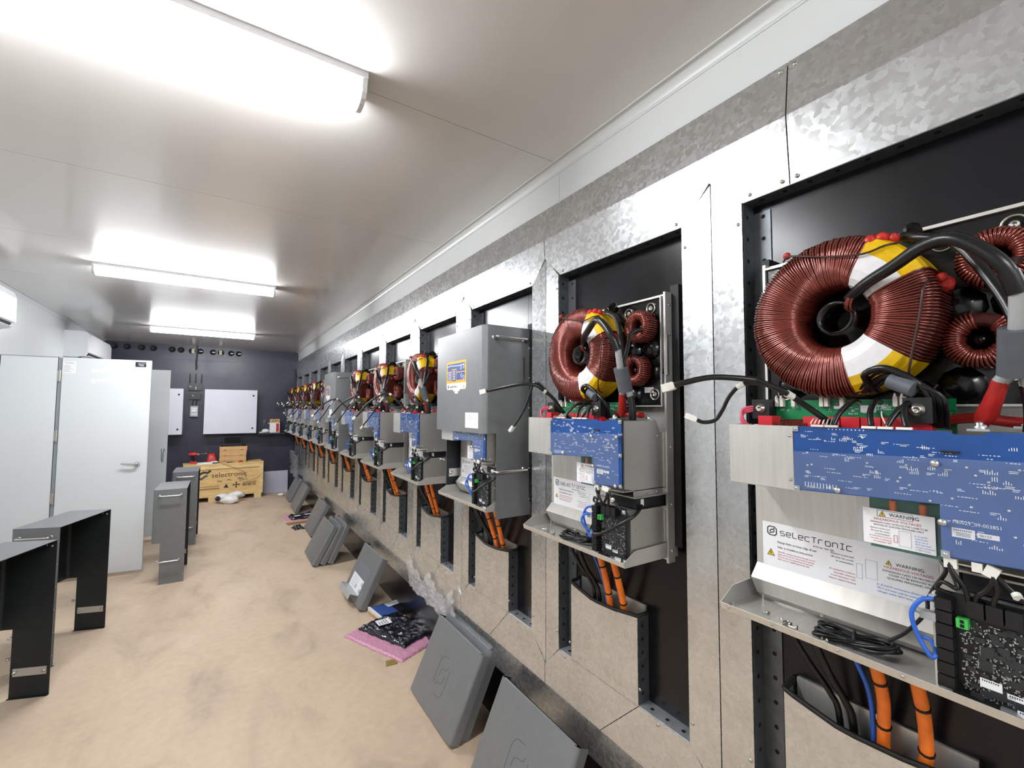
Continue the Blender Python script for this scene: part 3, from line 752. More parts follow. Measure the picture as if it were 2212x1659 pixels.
    for i, t in enumerate(('EXPANSION CARD OR PROTECTIVE COVER TO BE', 'REMOVED BY QUALIFIED PERSONNEL ONLY')): m.text(t, .0033, (xx, -.052, -.1725-.004*i), RI, UP, 1, align='C', squash=.9)
    for i, t in enumerate(('Remove screws and', 'lift cover for access', 'to terminations')): m.text(t, .0033, (xx, -.042, -.1815-.0042*i), RI, UP, 1, align='R', squash=.9)
    for i, t in enumerate(('J4 connections (red) are', 'internally connected to', 'the hazardous 120V')): m.text(t, .0031, (xx, -.044, -.1935-.0039*i), RI, UP, 2, align='R', squash=.9)
    for i, t in enumerate(('J1, J3 and J5', 'connections', '(blue) are at', 'SELV and must', 'only be connected', 'to SELV limits')): m.text(t, .0033, (xx, -.071, -.1835-.0038*i), RI, UP, 3, squash=.9)
    m.ribbon([(0, 0), (.014, 0), (.014, -.022), (0, -.022)], .0005, (xx, -.053, -.179), RI, UP, 5, closed=True); m.ribbon([(0, 0), (.004, 0), (.004, -.01), (0, -.01)], .0005, (xx, -.047, -.187), RI, UP, 2, closed=True)
    m.build('warning_label', PRINT, ec)
    # tray
    m = T(); m.box(.826, 1.004, -.211, .2155, -.3835, -.3815)
    m.prism([(.826, -.211, -.3835), (.826, -.211, -.3815), (.8205, -.211, -.3705), (.8195, -.211, -.3712), (.8235, -.211, -.3835)], (0, .4265, 0))
    for a in (-.2125, .2155): m.prism([(1.004, a, -.384), (1.004, a, -.346), (.862, a, -.348), (.8205, a, -.3712), (.824, a, -.384)], (0, .0018, 0))
    ty = m.build('wiring_tray', 'steel', U)
    m = T()
    for a in (.20, .12, .02, -.06): m.lathe((.8205, a, -.376), (-1, 0, 0), [(.002, 0), (.002, .001), (0, .0014)], 8)
    m.cyl((.846, .207, -.3815), (.846, .207, -.372), .0016, 8); m.cyl((.905, .18, -.3815), (.905, .18, -.362), .0018, 8)
    m.build('tray_studs', 'screw', ty)['kind'] = 'stuff'
    # control box, fan and control board
    m = T(); m.box(.853, 1.0, -.2045, -.106, -.381, -.255); m.prism([(.852, -.2065, -.381), (.852, -.2065, -.253), (.995, -.2065, -.253), (.995, -.2065, -.381)], (0, .002, 0))
    cb = m.build('control_box', 'steel_side', U)
    m = T()
    for (xx, z) in ((.862, -.262), (.985, -.262), (.865, -.30), (.865, -.37), (.99, -.35)): m.lathe((xx, -.2065, z), (0, -1, 0), [(.0028, 0), (.0026, .0014), (0, .0018)], 8)
    m.build('box_screws', 'screw', cb)['kind'] = 'stuff'
    m = T(); m.box(.885, .998, -.197, -.112, -.252, -.2235, 0); m.lathe((.94, -.155, -.2235), (0, 0, 1), [(.036, 0), (.036, .0006), (0, .0006)], 16, 0); m.box(.899, .910, -.1985, -.197, -.246, -.229, 1)
    m.box(.896, .93, -.108, -.107, -.25, -.2235, 0)
    m.build('fan', ['fan_black', 'paper'], cb)
    x = .8405
    m = T(); m.box(x, x+.0018, -.2035, -.094, -.380, -.246); pc = m.build('control_board', 'pcb_black', U)
    m = T(); m.box(x-.003, x+.008, -.0935, -.0905, -.378, -.252); m.build('board_frame', 'nylon', pc)
    for i in range(7):
        m = T(); z = -.262-.0168*i; m.box(x-.014, x, -.1125, -.0955, z-.0075, z+.0075); m.build('network_socket', 'plastic_black', pc)
    for a in (-.135, -.152, -.169):
        m = T(); m.box(x-.012, x, a-.0075, a+.0075, -.270, -.249); m.build('network_socket', 'plastic_black', pc)
    m = T(); rc = random.Random(9)
    for i in range(760):
        a = rc.uniform(-.2, -.118); z = rc.uniform(-.372, -.278)
        if rc.random() < .08: m.box(x-.0016, x, a-.004, a+.004, z-.003, z+.003, 0)
        else:
            w, h = rc.choice(((.0005, .0009), (.0009, .0005), (.0005, .0014), (.0012, .0005), (.0008, .0008))); m.box(x-.0012, x, a-w, a+w, z-h, z+h, 1)
    for (a, z, s) in ((-.142, -.312, .006), (-.14, -.330, .006), (-.176, -.338, .0065), (-.185, -.30, .006), (-.15, -.36, .007), (-.17, -.365, .006)):
        m.box(x-.002, x, a-s, a+s, z-s, z+s, 0)
        for j in range(8): m.box(x-.001, x, a-s-.0012, a+s+.0012, z-s+j*s/4+.0004, z-s+j*s/4+.0010, 1)
    m.build('board_components', ['chip', 'solder'], pc)['kind'] = 'stuff'
    m = T()
    for (a0, a1, z0, z1) in ((-.154, -.134, -.357, -.346), (-.176, -.158, -.3605, -.354), (-.186, -.166, -.378, -.370)):
        m.cut(); m.box(x-.0022, x-.0016, a0, a1, z0, z1, 0)
        for j in range(8): m.rect((x-.0024, a1-.002-.002*j, z1-.003), RI, UP, .001, .002, 1)
    m.text('ISO', .004, (x-.0024, -.159, -.3592), RI, UP, 1)
    m.build('serial_label', ['paper', 'ink'], pc)
    m = T(); m.box(x-.013, x, -.1275, -.116, -.287, -.275, 0); m.box(x-.0135, x-.013, -.124, -.120, -.2855, -.2815, 1); m.box(x-.0135, x-.013, -.124, -.120, -.280, -.276, 1)
    m.build('plug_connector', ['connector_green', 'hole'], pc)
    m = T()
    for (a, z) in ((-.101, -.374), (-.198, -.375), (-.196, -.255)): m.cut(); m.box(x-.002, x, a-.006, a+.006, z-.005, z+.005); m.lathe((x-.002, a, z), (-1, 0, 0), [(.003, 0), (.0028, .0014), (0, .002)], 8)
    m.cut(); m.box(x-.006, x, -.166, -.152, -.381, -.373); m.build('board_brackets', 'solder', pc)
    # jumpers between the boards
    m = T()
    for (a, b) in ((-.112, -.128), (-.150, -.136), (-.152, -.152)):
        m.cut(); m.tube([(.83, a, -.201), (.826, a-.003, -.215), (.828, (a+b)/2-.004, -.229), (.831, b, -.243), (.833, b, -.252)], .0032, 6, sub=4)
    m.cut(); m.tube([(.83, -.150, -.203), (.826, -.165, -.218), (.828, -.178, -.232), (.835, -.19, -.25)], .003, 6, sub=4)
    m.cut(); m.tube([(.832, -.112, -.214), (.826, -.12, -.236), (.828, -.105, -.232), (.832, -.098, -.243), (.834, -.11, -.247)], .0028, 6, sub=5)
    jw = m.build('jumper_leads', 'cable_black', U)
    m = T(); m.box(.826, .834, -.120, -.107, -.211, -.198); m.cut(); m.cbox((.829, -.152, -.205), (.01, .013, .014), 0, Matrix.Rotation(.4, 3, 'X')); m.cut(); m.box(.826, .834, -.144, -.134, -.209, -.197); m.cut(); m.tube([(.827, -.172, -.2255), (.823, -.1745, -.2285)], .005, 8)
    m.build('jumper_plugs', 'nylon', jw)
    return U

def harness(U, kind, far=False):
    T = lambda: MB(Lc)
    J = lambda s: random.uniform(-s, s)
    if kind == 'A':
        p = [(.87, .028, -.03), (.85, .037, -.018), (.83, .053, .002), (.79, .070, .027), (.755, .089, .044), (.735, .101, .05), (.70, .145, .055), (.672, .182, .046), (.664, .198, .041)]
        q = [(.77, .078, .037), (.745, .096, .044), (.735, .117, .041), (.735, .138, .022), (.735, .151, -.001), (.73, .162, -.019), (.72, .178, -.023), (.716, .190, -.018)]
    elif kind == 'B':
        p = [(.87, .034, -.03), (.85, .043, -.017), (.81, .048, .030), (.78, .055, .052), (.76, .064, .067), (.73, .087, .071), (.69, .137, .061), (.662, .183, .051)]
        q = [(.80, .049, .037), (.77, .059, .071), (.762, .078, .072), (.756, .088, .045), (.75, .104, .003), (.748, .135, -.032), (.742, .157, -.056)]
    else:
        d = J(.02)
        p = [(.87, .034, -.03), (.85, .043, -.017), (.80, .055, .035), (.76, .075, .060+d), (.72, .11, .05+d), (.67, .155, .01+d), (.63, .195, -.05+d), (.615, .208, -.068+d)]
        q = [(.79, .055, .040), (.76, .08, .055+d), (.73, .11, .03+d), (.69, .15, -.05+d), (.66, .175, -.10+d), (.65, .185, -.118+d)]
    if far: p = p[:5]; q = q[:4]
    m = T(); m.tube(p, .0052, 8, sub=4); m.tube(q, .0036, 7, sub=4)
    h = m.build('wiring_harness', 'cable_black', U)
    def plug(pp, qq, s):
        d = (Vector(qq)-Vector(pp)).normalized(); R = d.to_track_quat('X', 'Z').to_matrix()
        mm = T(); mm.cbox(Vector(qq)+d*.009, (.020, s*1.3, s), 0, R); mm.cbox(Vector(qq)+d*.001, (.008, s*1.55, s*.8), 0, R)
        for i in (-1, 0, 1):
            for j in (-.5, .5):
                mm.cbox(Vector(qq)+d*.0193+R@Vector((0, i*s*.35, j*s*.42)), (.0006, s*.2, s*.24), 1, R)
        mm.build('plug', ['nylon', 'dark_slot'], h)
    plug(p[-2], p[-1], .014)
    if not far: plug(q[-2], q[-1], .009)
    m = T(); k = crom([Vector(v) for v in p], 4); m.tube([k[11], k[12]], .0064, 8); m.cut(); kq = crom([Vector(v) for v in q], 4); m.tube(kq[7:10], .0046, 8); m.cut()
    for i in range(0 if far else 7):
        m.cut(); m.tube([p[0], (.850, .052-.005*i, -.014), (.835, .055-.006*i, -.024)], .0011, 5, sub=3)
    m.cut(); m.tube([(.86, -.035, -.002), (.845, -.04, -.010), (.83, -.05, -.024)], .001, 5, sub=3)
    m.build('cable_ties', 'nylon', h)
    m = T()
    for (a, b) in ((-.02, -.03), (-.065, -.05), (.01, .02), (-.06, -.072)):
        m.cut(); m.tube([(.905, a, .012), (.87, a-.004, .014), (.845, (a+b)/2, -.004), (.833, b, -.024)], .0042, 7, sub=4)
    m.build('board_ribbons', 'cable_black', h)

def tray_leads(U, rich):
    T = lambda: MB(Lc)
    m = T(); m.tube([(.832, -.096, -.259), (.822, -.083, -.262), (.818, -.073, -.283), (.822, -.078, -.312), (.823, -.090, -.335), (.83, -.094, -.332), (.85, -.085, -.325), (.87, -.07, -.33)], .0030, 7, sub=5)
    if rich: m.tube([(.832, -.096, -.279), (.815, -.082, -.279), (.810, -.074, -.295), (.815, -.082, -.312), (.826, -.092, -.322)], .0030, 7, sub=5)
    b = m.build('network_lead', 'cable_blue', U)
    m = T(); m.box(.829, .84, -.0965, -.089, -.2635, -.2545); m.build('lead_plug', 'clip_clear', b)
    m = T(); m.tube([(.83, -.084, -.281), (.824, -.072, -.277)], .0042, 8)
    m.box(.824, .836, -.0965, -.080, -.2875, -.277); m.build('grey_plug', 'cable_grey', b)
    m = T(); m.tube([(.852, -.098, -.21), (.846, -.104, -.222), (.85, -.09, -.25), (.86, -.080, -.272), (.856, -.078, -.29), (.862, -.052, -.33), (.868, -.03, -.352)], .0026, 6, sub=5)
    m.build('sensor_lead', 'cable_black', U)
    if rich:
        m = T(); m.tube([(.835, -.10, -.318), (.815, -.115, -.322), (.815, -.15, -.312), (.83, -.19, -.285), (.86, -.213, -.262), (.90, -.2, -.245)], .0042, 7, sub=5); m.build('fan_lead', 'cable_black', U)

INV = []
names = {0: 'open inverter with large copper toroid, nearest the camera at the right edge', 1: 'second open inverter from the near end, wholly in view with its tray',
         2: 'third inverter, hidden behind the nearer mounted grey cover except its tray', 6: 'seventh inverter, behind the farther mounted grey cover, only its tray showing'}
proto = make_inverter()
for k in range(NB):
    o = proto if k == 0 else copy_tree(PROTO_BARE)
    if k == 0:
        PROTO_BARE = copy_tree(proto)               # an untouched copy to duplicate from
    o.location = (X0, YK(k), Z(ZU)); INV.append(o)
    lab = names.get(k, '%s open inverter with copper toroid, counted from the near end of the wall' % ORD[k])
    tag(o, lab, 'inverter', 'inverters along the galvanised wall')
def kill(o):
    for c in list(o.children): kill(c)
    bpy.data.objects.remove(o)
kill(PROTO_BARE)
for k, o in enumerate(INV):
    if k in (2, 6): 
        tray_leads(o, True); continue
    harness(o, 'A' if k == 0 else 'B' if k == 1 else 'C', k > 8); tray_leads(o, k > 0)

# cables rising out of the ducts
def bay_cable(k, name, pts, r, mat, lab, cat, tie=None):
    base = pts[-1]
    tf = lambda x, a, z: (x-base[0], a-base[1], z-base[2])
    m = MB(tf); m.tube(pts, r, 10, sub=5)
    o = m.build(name, mat, None, (base[0], YK(k)+base[1], Z(base[2])))
    tag(o, lab, 'cable', 'cables rising from the wall ducts')
    if tie:
        mm = MB(tf)
        for t in tie:
            kk = crom([Vector(p) for p in pts], 5); i = int(t*(len(kk)-2)); mm.cut(); mm.tube([kk[i], kk[i]+(kk[i+1]-kk[i]).normalized()*.004], r*1.18, 10)
        mm.build('cable_tie', 'rubber', o)
for k in range(NB):
    d = random.Random(k*7+1); j = lambda s: d.uniform(-s, s)
    e = 'below the %s inverter' % ORD[k]
    s1, s2 = (0, 0) if k < 2 else (j(.012), j(.012))
    bay_cable(k, 'orange_cable', [(.955, .025+s1, -.386), (.965, .024+s1, -.43), (.985, .019+s1*.6, -.50), (1.010, .028, -.57), (1.020, .033, -.62), (1.022, .034, -.80)], .0098, 'cable_orange', 'thick orange cable, farther of the pair '+e, 'cable', (.35, .62))
    bay_cable(k, 'orange_cable', [(.955, -.034+s2, -.386), (.965, -.032+s2, -.43), (.985, -.035+s2*.6, -.50), (1.010, -.03, -.57), (1.020, -.024, -.62), (1.022, -.022, -.80)], .0098, 'cable_orange', 'thick orange cable, nearer of the pair '+e, 'cable', (.4, .66))
    bay_cable(k, 'blue_cable', [(.96, .057+s1, -.386), (.97, .055+s1, -.44), (.99, .041, -.505), (1.018, .046, -.60), (1.022, .05, -.80)], .0042, 'cable_blue', 'thin blue cable beside the orange pair '+e, 'cable')
    bay_cable(k, 'black_cable', [(.955, .160, -.386), (.965, .155+s2, -.445), (.98, .132, -.495), (1.008, .112, -.546), (1.020, .100, -.60), (1.024, .098, -.80)], .0058, 'cable_black', 'black cable nearer the duct edge '+e, 'cable')
    bay_cable(k, 'black_cable', [(.955, .125, -.386), (.965, .115+s1, -.445), (.98, .098, -.50), (1.008, .086, -.55), (1.020, .078, -.60), (1.024, .078, -.80)], .0068, 'cable_black', 'black cable nearer the blue one '+e, 'cable')

# loose things lying in the two near trays
def coil(k, x, a, z):
    o = empty('coiled_cable', (x, YK(k)+a, Z(z)))
    m = MB(); rr_ = random.Random(k+4)
    pts = []
    for i in range(140):
        t = i/140*2*math.pi*9; w = .78+.28*((i*7) % 140)/140; ph = .35*math.sin(i*.13)
        pinch = .42+.58*abs(math.cos(t))**.8
        pts.append((.027*math.sin(t+ph)*pinch*w+rr_.uniform(-.001, .001), .054*math.cos(t)*w, .0045+.016*(.5+.5*math.sin(i*.29+1.1*math.cos(t)))*(.55+.45*abs(math.cos(t)))))
    m.tube(pts, .0022, 7, sub=3); m.build('cable_loops', 'cable_black', o)
    m = MB(); m.tube([(.013*math.cos(t), 0, .0125+.0105*math.sin(t)) for t in [i*math.pi/6 for i in range(12)]], .0022, 6, closed=True); m.build('tie_wrap', 'rubber', o)
    return o
tag(coil(0, .868, .015, -.3805), 'coil of thin black cable lying in the nearest inverter tray', 'cable coil', 'coiled cables in the trays').rotation_euler = (0, 0, .25)
tag(coil(1, .868, .012, -.3805), 'coil of thin black cable lying in the second inverter tray', 'cable coil', 'coiled cables in the trays').rotation_euler = (0, 0, .15)
ms_ = MB(); ms_.tube([(0, 0, .0022), (.011, 0, .0022)], .0018, 8); ms_.lathe((0, 0, .004), (-1, 0, 0), [(.0018, 0), (.0042, .0006), (.0042, .0028), (.002, .0034), (0, .003)], 10)
screw_mesh = ms_.mesh('loose_screw', 'screw')
for k, spots in ((0, ((.858, .148, 'apart at the far end'), (.852, .118, 'first of the clump'), (.850, .109, 'second of the clump'), (.846, .101, 'third of the clump'), (.843, .092, 'last of the clump'), (.842, .052, 'beside the coil, farther'), (.838, .044, 'beside the coil, nearer'))),
                 (1, ((.860, .150, 'at the far end'), (.856, .138, 'next to the end'), (.858, .112, 'upper in the clump'), (.850, .106, 'lower in the clump'), (.846, .092, 'near end of the clump'), (.838, .066, 'close to the coil')))):
    for i, (x, a, w) in enumerate(spots):
        o = link('loose_screw', screw_mesh, None, (x, YK(k)+a, Z(-.3813)+.002), (0, 0, random.uniform(0, 6.2)))
        tag(o, 'loose silver screw in the %s tray, %s' % (('nearest', 'second')[k], w), 'screw', 'loose screws in the inverter trays')

# ------------------------------------------------------------------ grey inverter covers
def u_path(w, d, r, t, n=5):
    """plan outline of a U-shaped skin: open at x=0, front at x=-d"""
    out = [(0, w/2)]
    for i in range(n+1):
        a = math.pi/2*i/n; out.append((-d+r-r*math.sin(a), w/2-r+r*math.cos(a)))
    for i in range(n+1):
        a = math.pi/2*i/n; out.append((-d+r-r*math.cos(a), -w/2+r-r*math.sin(a)))
    out.append((0, -w/2)); w2, d2, r2 = w-2*t, d-t, max(r-t, .001); inn = [(0, w2/2)]
    for i in range(n+1):
        a = math.pi/2*i/n; inn.append((-d2+r2-r2*math.sin(a), w2/2-r2+r2*math.cos(a)))
    for i in range(n+1):
        a = math.pi/2*i/n; inn.append((-d2+r2-r2*math.cos(a), -w2/2+r2-r2*math.sin(a)))
    inn.append((0, -w2/2)); return out, inn
def u_skin(m, w, d, r, t, z0, z1, mi=0):
    o, i = u_path(w, d, r, t); n = len(o)
    vs = [(x, y, z0) for x, y in o]+[(x, y, z1) for x, y in o]+[(x, y, z0) for x, y in i]+[(x, y, z1) for x, y in i]
    fs = []
    m.add(vs, [(k, k+1, n+k+1, n+k) for k in range(n-1)], mi, True); m.add(vs, [(2*n+k, 3*n+k, 3*n+k+1, 2*n+k+1) for k in range(n-1)], 1, True)
    for k in range(n-1): fs += [(k, 2*n+k, 2*n+k+1, k+1), (n+k, n+k+1, 3*n+k+1, 3*n+k)]
    fs += [(0, n, 3*n, 2*n), (n-1, 3*n-1, 4*n-1, 2*n-1)]
    m.add(vs, fs, mi)
    return o
CW, CD, CH, CFB = .446, .213, .727, .317
def cover_meshes():
    D = {}; t = .0025
    m = MB(); o = u_skin(m, CW, CD, .02, t, CFB, CH)
    m.prism([(x, y, CH-t) for x, y in o], (0, 0, t)); m.prism([(x*.985-.001, y*.985, CH-t-.0006) for x, y in o], (0, 0, .0004), 1)
    for s in (1, -1):
        y0 = s*CW/2; y1 = s*(CW/2-t)
        ym = s*(CW/2-.0018); m.box(-CD+.055, 0, min(y0, ym), max(y0, ym), 0, CFB+.001); m.box(-CD+.0555, -.0005, min(ym, y1), max(ym, y1), .0005, CFB+.001, 1)
        m.box(-.014, 0, min(y1, y1-s*.001), max(y1, y1-s*.001), 0, CH-.002, 1)
        m.box(-CD+.055, -.0, min(y1, y1-s*.012), max(y1, y1-s*.012), .0, .0025, 1)
    D['shell'] = m.mesh('shell', ['paint_grey', 'paint_inner'])
    m = MB(); m.tube([(-.035, 0, 0), (-.035, -.022, 0), (-.042, -.030, 0), (-.165, -.030, 0), (-.172, -.022, 0), (-.172, 0, 0)], .0048, 10, sub=3)
    for x in (-.035, -.172): m.lathe((x, 0, 0), (0, -1, 0), [(.009, 0), (.009, .003), (.0048, .005)], 12)
    D['handle'] = m.mesh('handle', 'chrome')
    m = MB(); m.box(-.145, -.012, -.004, 0, 0, .036, 0)
    for x in (-.138, -.022): m.lathe((x, -.004, .018), (0, -1, 0), [(.008, 0), (.007, .004), (.004, .004), (.004, .010), (0, .010)], 8, 1); m.tube([(x, -.010, .018), (x+.006, -.016, .024)], .003, 6, 1)
    D['clamp_strip'] = m.mesh('clamp_strip', ['steel', 'screw'])
    m = MB()
    for i in range(6): m.lathe((-.007, 0, .06+.118*i), (0, 1, 0), [(.0042, 0), (.004, .002), (0, .003)], 8)
    D['rivets'] = m.mesh('rivets', 'screw')
    m = MB(); m.lathe((-.02, 0, CH-.028), (0, -1, 0), [(.006, 0), (.005, .003), (0, .004)], 8); m.lathe((-.04, 0, CH-.024), (0, -1, 0), [(.004, 0), (.003, .003), (0, .004)], 8)
    D['studs'] = m.mesh('studs', 'screw')
    return D
CMD = cover_meshes()
def cover(loc, rz, label, mounted=False):
    e = tag(empty('inverter_cover', loc, (0, 0, rz)), label, 'cover', 'grey inverter covers')
    link('shell', CMD['shell'], e)
    for s in (1, -1):
        for z in (.68, .178):
            h = link('handle', CMD['handle'], e, (0, -s*CW/2, z)); h.scale = (1, s, 1)
        c = link('clamp_strip', CMD['clamp_strip'], e, (0, s*(CW/2-.0026), .10)); c.scale = (1, s, 1)
        c = link('rivets', CMD['rivets'], e, (0, s*CW/2, 0)); c.scale = (1, s, 1)
        c = link('studs', CMD['studs'], e, (0, s*(CW/2-.0026), 0)); c.scale = (1, s, 1)
    if mounted:
        x = -CD-.0008; zf = lambda z: z+.412
        m = MB(); m.prism([(x, a, zf(z)) for a, z in [(.105, .188), (.098, .195), (-.072, .195), (-.078, .188), (-.078, .085), (-.07, .077), (-.02, .077), (-.02, .070), (-.005, .070), (-.005, .060), (.025, .060), (.025, .070), (.04, .070), (.04, .077), (.098, .077), (.105, .085)]], (.0007, 0, 0), 0)
        m.prism([(x-.0003, a, zf(z)) for a, z in [(.105, .187), (.098, .195), (-.072, .195), (-.078, .187), (-.078, .104), (.105, .104)]], (.0003, 0, 0), 1)
        m.rect((x-.0006, .095, zf(.112)), RI, UP, .163, .073, 2)
        xx = x-.0009
        m.ribbon([(0, 0), (.045, 0), (.045, .047), (.085, .047), (.085, 0), (.163, 0)], .004, (xx, .095, zf(.114)), RI, UP, 1)
        m.ribbon([(0, .04), (.045, .04)], .004, (xx, .095, zf(.112)), RI, UP, 1); m.ribbon([(.085, .036), (.163, .036)], .004, (xx, .095, zf(.112)), RI, UP, 1); m.ribbon([(.0, .062), (.03, .066), (.1, .062), (.16, .066)], .003, (xx, .095, zf(.112)), RI, UP, 0)
        for i in range(6):
            m.rect((xx, .088, zf(.149-.006*i)), RI, UP, .03, .0022, 0); m.rect((xx, .04, zf(.152-.007*i)), RI, UP, .018, .003, 0)
        for (a, z) in ((-.025, .165), (-.05, .168), (-.03, .132), (-.05, .125)): m.ribbon([(0, 0), (.008, .008), (.016, 0), (.008, -.008)], .002, (xx, a, zf(z)), RI, UP, 0, closed=True)
        badge(m, (xx, .092, zf(.083)), .012, 3); m.text('selectronic', .016, (xx, .072, zf(.085)), RI, UP, 3); m.ribbon([(0, 0), (.012, 0), (.006, .011)], .0025, (xx, -.055, zf(.084)), RI, UP, 1, closed=True)
        m.build('front_sticker', ['paper', 'sticker_yellow', 'sticker_blue', 'ink'], e)
        m = MB(); m.box(x, x+.0007, -.181, -.073, zf(-.077), zf(-.017), 0); m.ribbon([(0, 0), (.012, 0), (.012, .02), (0, .02)], .001, (x-.0003, -.155, zf(-.06)), RI, UP, 1, closed=True)
        for i in range(3): m.rect((x-.0003, -.085, zf(-.03-.008*i)), RI, UP, .05, .0012, 1)
        m.build('rating_sticker', ['paper', 'ink_grey'], e)
    return e
cover((1.021, YK(2)+.004, Z(-.412)), 0, 'grey cover hung on the third inverter, with chrome side handles and diagram sticker', True)
cover((1.021, YK(6)+.004, Z(-.412)), 0, 'grey cover hung on the seventh inverter, farther along the wall', True)
cover((-.732, 2.848, 0), math.radians(-20), 'grey cover standing on the floor, nearest the camera, open side showing')
cover((-.645, 3.57, 0), math.radians(-18.1), 'grey cover standing on the floor in front of the cabinet door, second from the camera')
cover((-.221, 4.663, 0), 0, 'grey cover standing alone mid-floor with two chrome handles facing the camera')
cover((-.190, 5.768, 0), 0, 'grey cover on the floor farthest back, closest to the wooden crate')

# ------------------------------------------------------------------ lower covers leaning against the base
LW, LH, LD = .45, .345, .05
def lower_mesh():
    D = {}; m = MB(); u_skin(m, LW, LD, .016, .0022, 0, LH)
    D['shell'] = m.mesh('shell', ['paint_grey', 'paint_inner'])
    m = MB(); m.box(-LD+.002, -LD+.016, -LW/2+.016, LW/2-.016, 0, .002)
    D['bottom_lip'] = m.mesh('bottom_lip', 'paint_grey')
    m = MB(); m.box(-LD+.002, -LD+.0125, -LW/2+.018, LW/2-.018, LH-.003, LH+.0005); m.box(-LD+.0125, -LD+.0145, -LW/2+.018, LW/2-.018, LH-.016, LH+.0005)
    D['top_lip'] = m.mesh('top_lip', 'paint_edge')
    m = MB(); q = []
    X_ = -LD-.0001
    m.tube([(X_, -.012, .232), (X_, .030, .228), (X_, .050, .205), (X_, .052, .150), (X_, .050, .112)], .0011, 5, sub=4); m.cut()
    m.tube([(X_, .012, .078), (X_, -.030, .082), (X_, -.050, .105), (X_, -.052, .160), (X_, -.050, .198)], .0011, 5, sub=4); m.cut()
    m.tube([(X_, .024, .150), (X_, .022, .172), (X_, .004, .184), (X_, -.022, .188), (X_, -.030, .204)], .0010, 5, sub=4); m.cut()
    m.tube([(X_, .030, .108), (X_, .022, .124), (X_, -.004, .128), (X_, -.022, .140), (X_, -.024, .162)], .0010, 5, sub=4)
    D['logo_relief'] = m
    return D
LMD = lower_mesh()
def place_lower(xf, y, lean_deg, label, logo_=True):
    """front lower edge on the floor at x = xf"""
    e = tag(empty('lower_cover'), label, 'cover', 'lower covers leaning against the wall base')
    for n in LMD:
        if n == 'logo_relief':
            if logo_: LMD[n].build('logo_stroke', 'ferrite', e)
            continue
        link(n, LMD[n], e)
    a = math.radians(lean_deg)
    # local front-bottom edge (-LD,0,0) and rear-bottom (0,0,0) after rotation about Y
    R = Matrix.Rotation(a, 3, 'Y'); fb = R @ Vector((-LD, 0, 0)); rb = Vector((0, 0, 0))
    low = min(fb.z, rb.z); e.rotation_euler = (0, a, 0)
    e.location = (xf-fb.x, y, .001-low)
    return e
A25 = 25.5
place_lower(.800, 1.315, A25, 'grey lower cover with embossed emblem, cut by the bottom edge of the picture')
place_lower(.803, 1.928, A25, 'grey lower cover with embossed emblem, front one of the near leaning pair')
place_lower(.851, 1.936, A25, 'grey lower cover behind another, rear one of the near leaning pair', False)
l3 = place_lower(.806, 3.36, A25, 'grey lower cover with a clear pocket and white sheet stuck on its front', False)
m = MB(); x = -LD-.001
m.box(x, x+.0006, -.145, .135, .05, .235, 0); m.build('clear_pocket', 'shield', l3)
m = MB(); m.box(x-.0012, x-.0004, -.115, .145, .052, .148, 0)
for i in range(7): m.rect((x-.0015, .12, .135-.011*i), RI, UP, random.uniform(.07, .15), .003, 1)
for (a, z) in ((.02, .07), (-.08, .065), (-.085, .11)): m.rect((x-.0015, a, z), RI, UP, .035, .025, 1)
m.build('paper_sheet', ['paper', 'ink_grey'], l3)
m = MB(); m.box(x-.055, x, -.11, .165, .0485, .0505, 0); m.box(x-.057, x-.055, -.11, .165, .012, .0505, 0); m.build('ledge', 'paint_edge', l3)
place_lower(.684, 4.44, 28, 'grey lower cover, front of the leaning stack of three', False)
place_lower(.744, 4.435, 28, 'grey lower cover, middle of the leaning stack of three', False)
place_lower(.806, 4.43, 25, 'grey lower cover, rear of the leaning stack of three', False)
place_lower(.812, 5.40, A25, 'grey lower cover leaning just beyond the stack of three', False)
place_lower(.815, 6.68, A25, 'grey lower cover leaning beyond the board bags, wrinkled plastic behind it', False)
place_lower(.832, 7.45, A25, 'grey lower cover leaning farthest back, in the corner', False)

# ------------------------------------------------------------------ wrapped boards and scraps on the floor
def sheet(name, w, l, th, nx, ny, amp, mat, seed, parent=None, loc=(0, 0, 0), rot=None, smooth=True):
    r = random.Random(seed); vs = []; top = {}
    hs_ = [[r.uniform(-1, 1) for _ in range(ny+1)] for _ in range(nx+1)]
    for k in (0, 1):
        for i in range(nx+1):
            for j in range(ny+1):
                edge = (i in (0, nx)) or (j in (0, ny))
                z = (0 if k == 0 else th*(.25 if edge else 1)+(0 if edge else amp*max(0, hs_[i][j])))
                vs.append((w*(i/nx-.5)+amp*.6*hs_[i][j]*(1 if edge else 0), l*(j/ny-.5)+amp*.6*hs_[nx-i][j]*(1 if edge else 0), z))
    n = (nx+1)*(ny+1); fs = []; I = lambda k, i, j: k*n+i*(ny+1)+j
    for i in range(nx):
        for j in range(ny):
            fs += [(I(1,i,j), I(1,i+1,j), I(1,i+1,j+1), I(1,i,j+1)), (I(0,i,j), I(0,i,j+1), I(0,i+1,j+1), I(0,i+1,j))]
    for i in range(nx): fs += [(I(0,i,0), I(0,i+1,0), I(1,i+1,0), I(1,i,0)), (I(0,i,ny), I(1,i,ny), I(1,i+1,ny), I(0,i+1,ny))]
    for j in range(ny): fs += [(I(0,0,j), I(1,0,j), I(1,0,j+1), I(0,0,j+1)), (I(0,nx,j), I(0,nx,j+1), I(1,nx,j+1), I(1,nx,j))]
    return MB().add(vs, fs, 0, smooth).build(name, mat, parent, loc, rot)
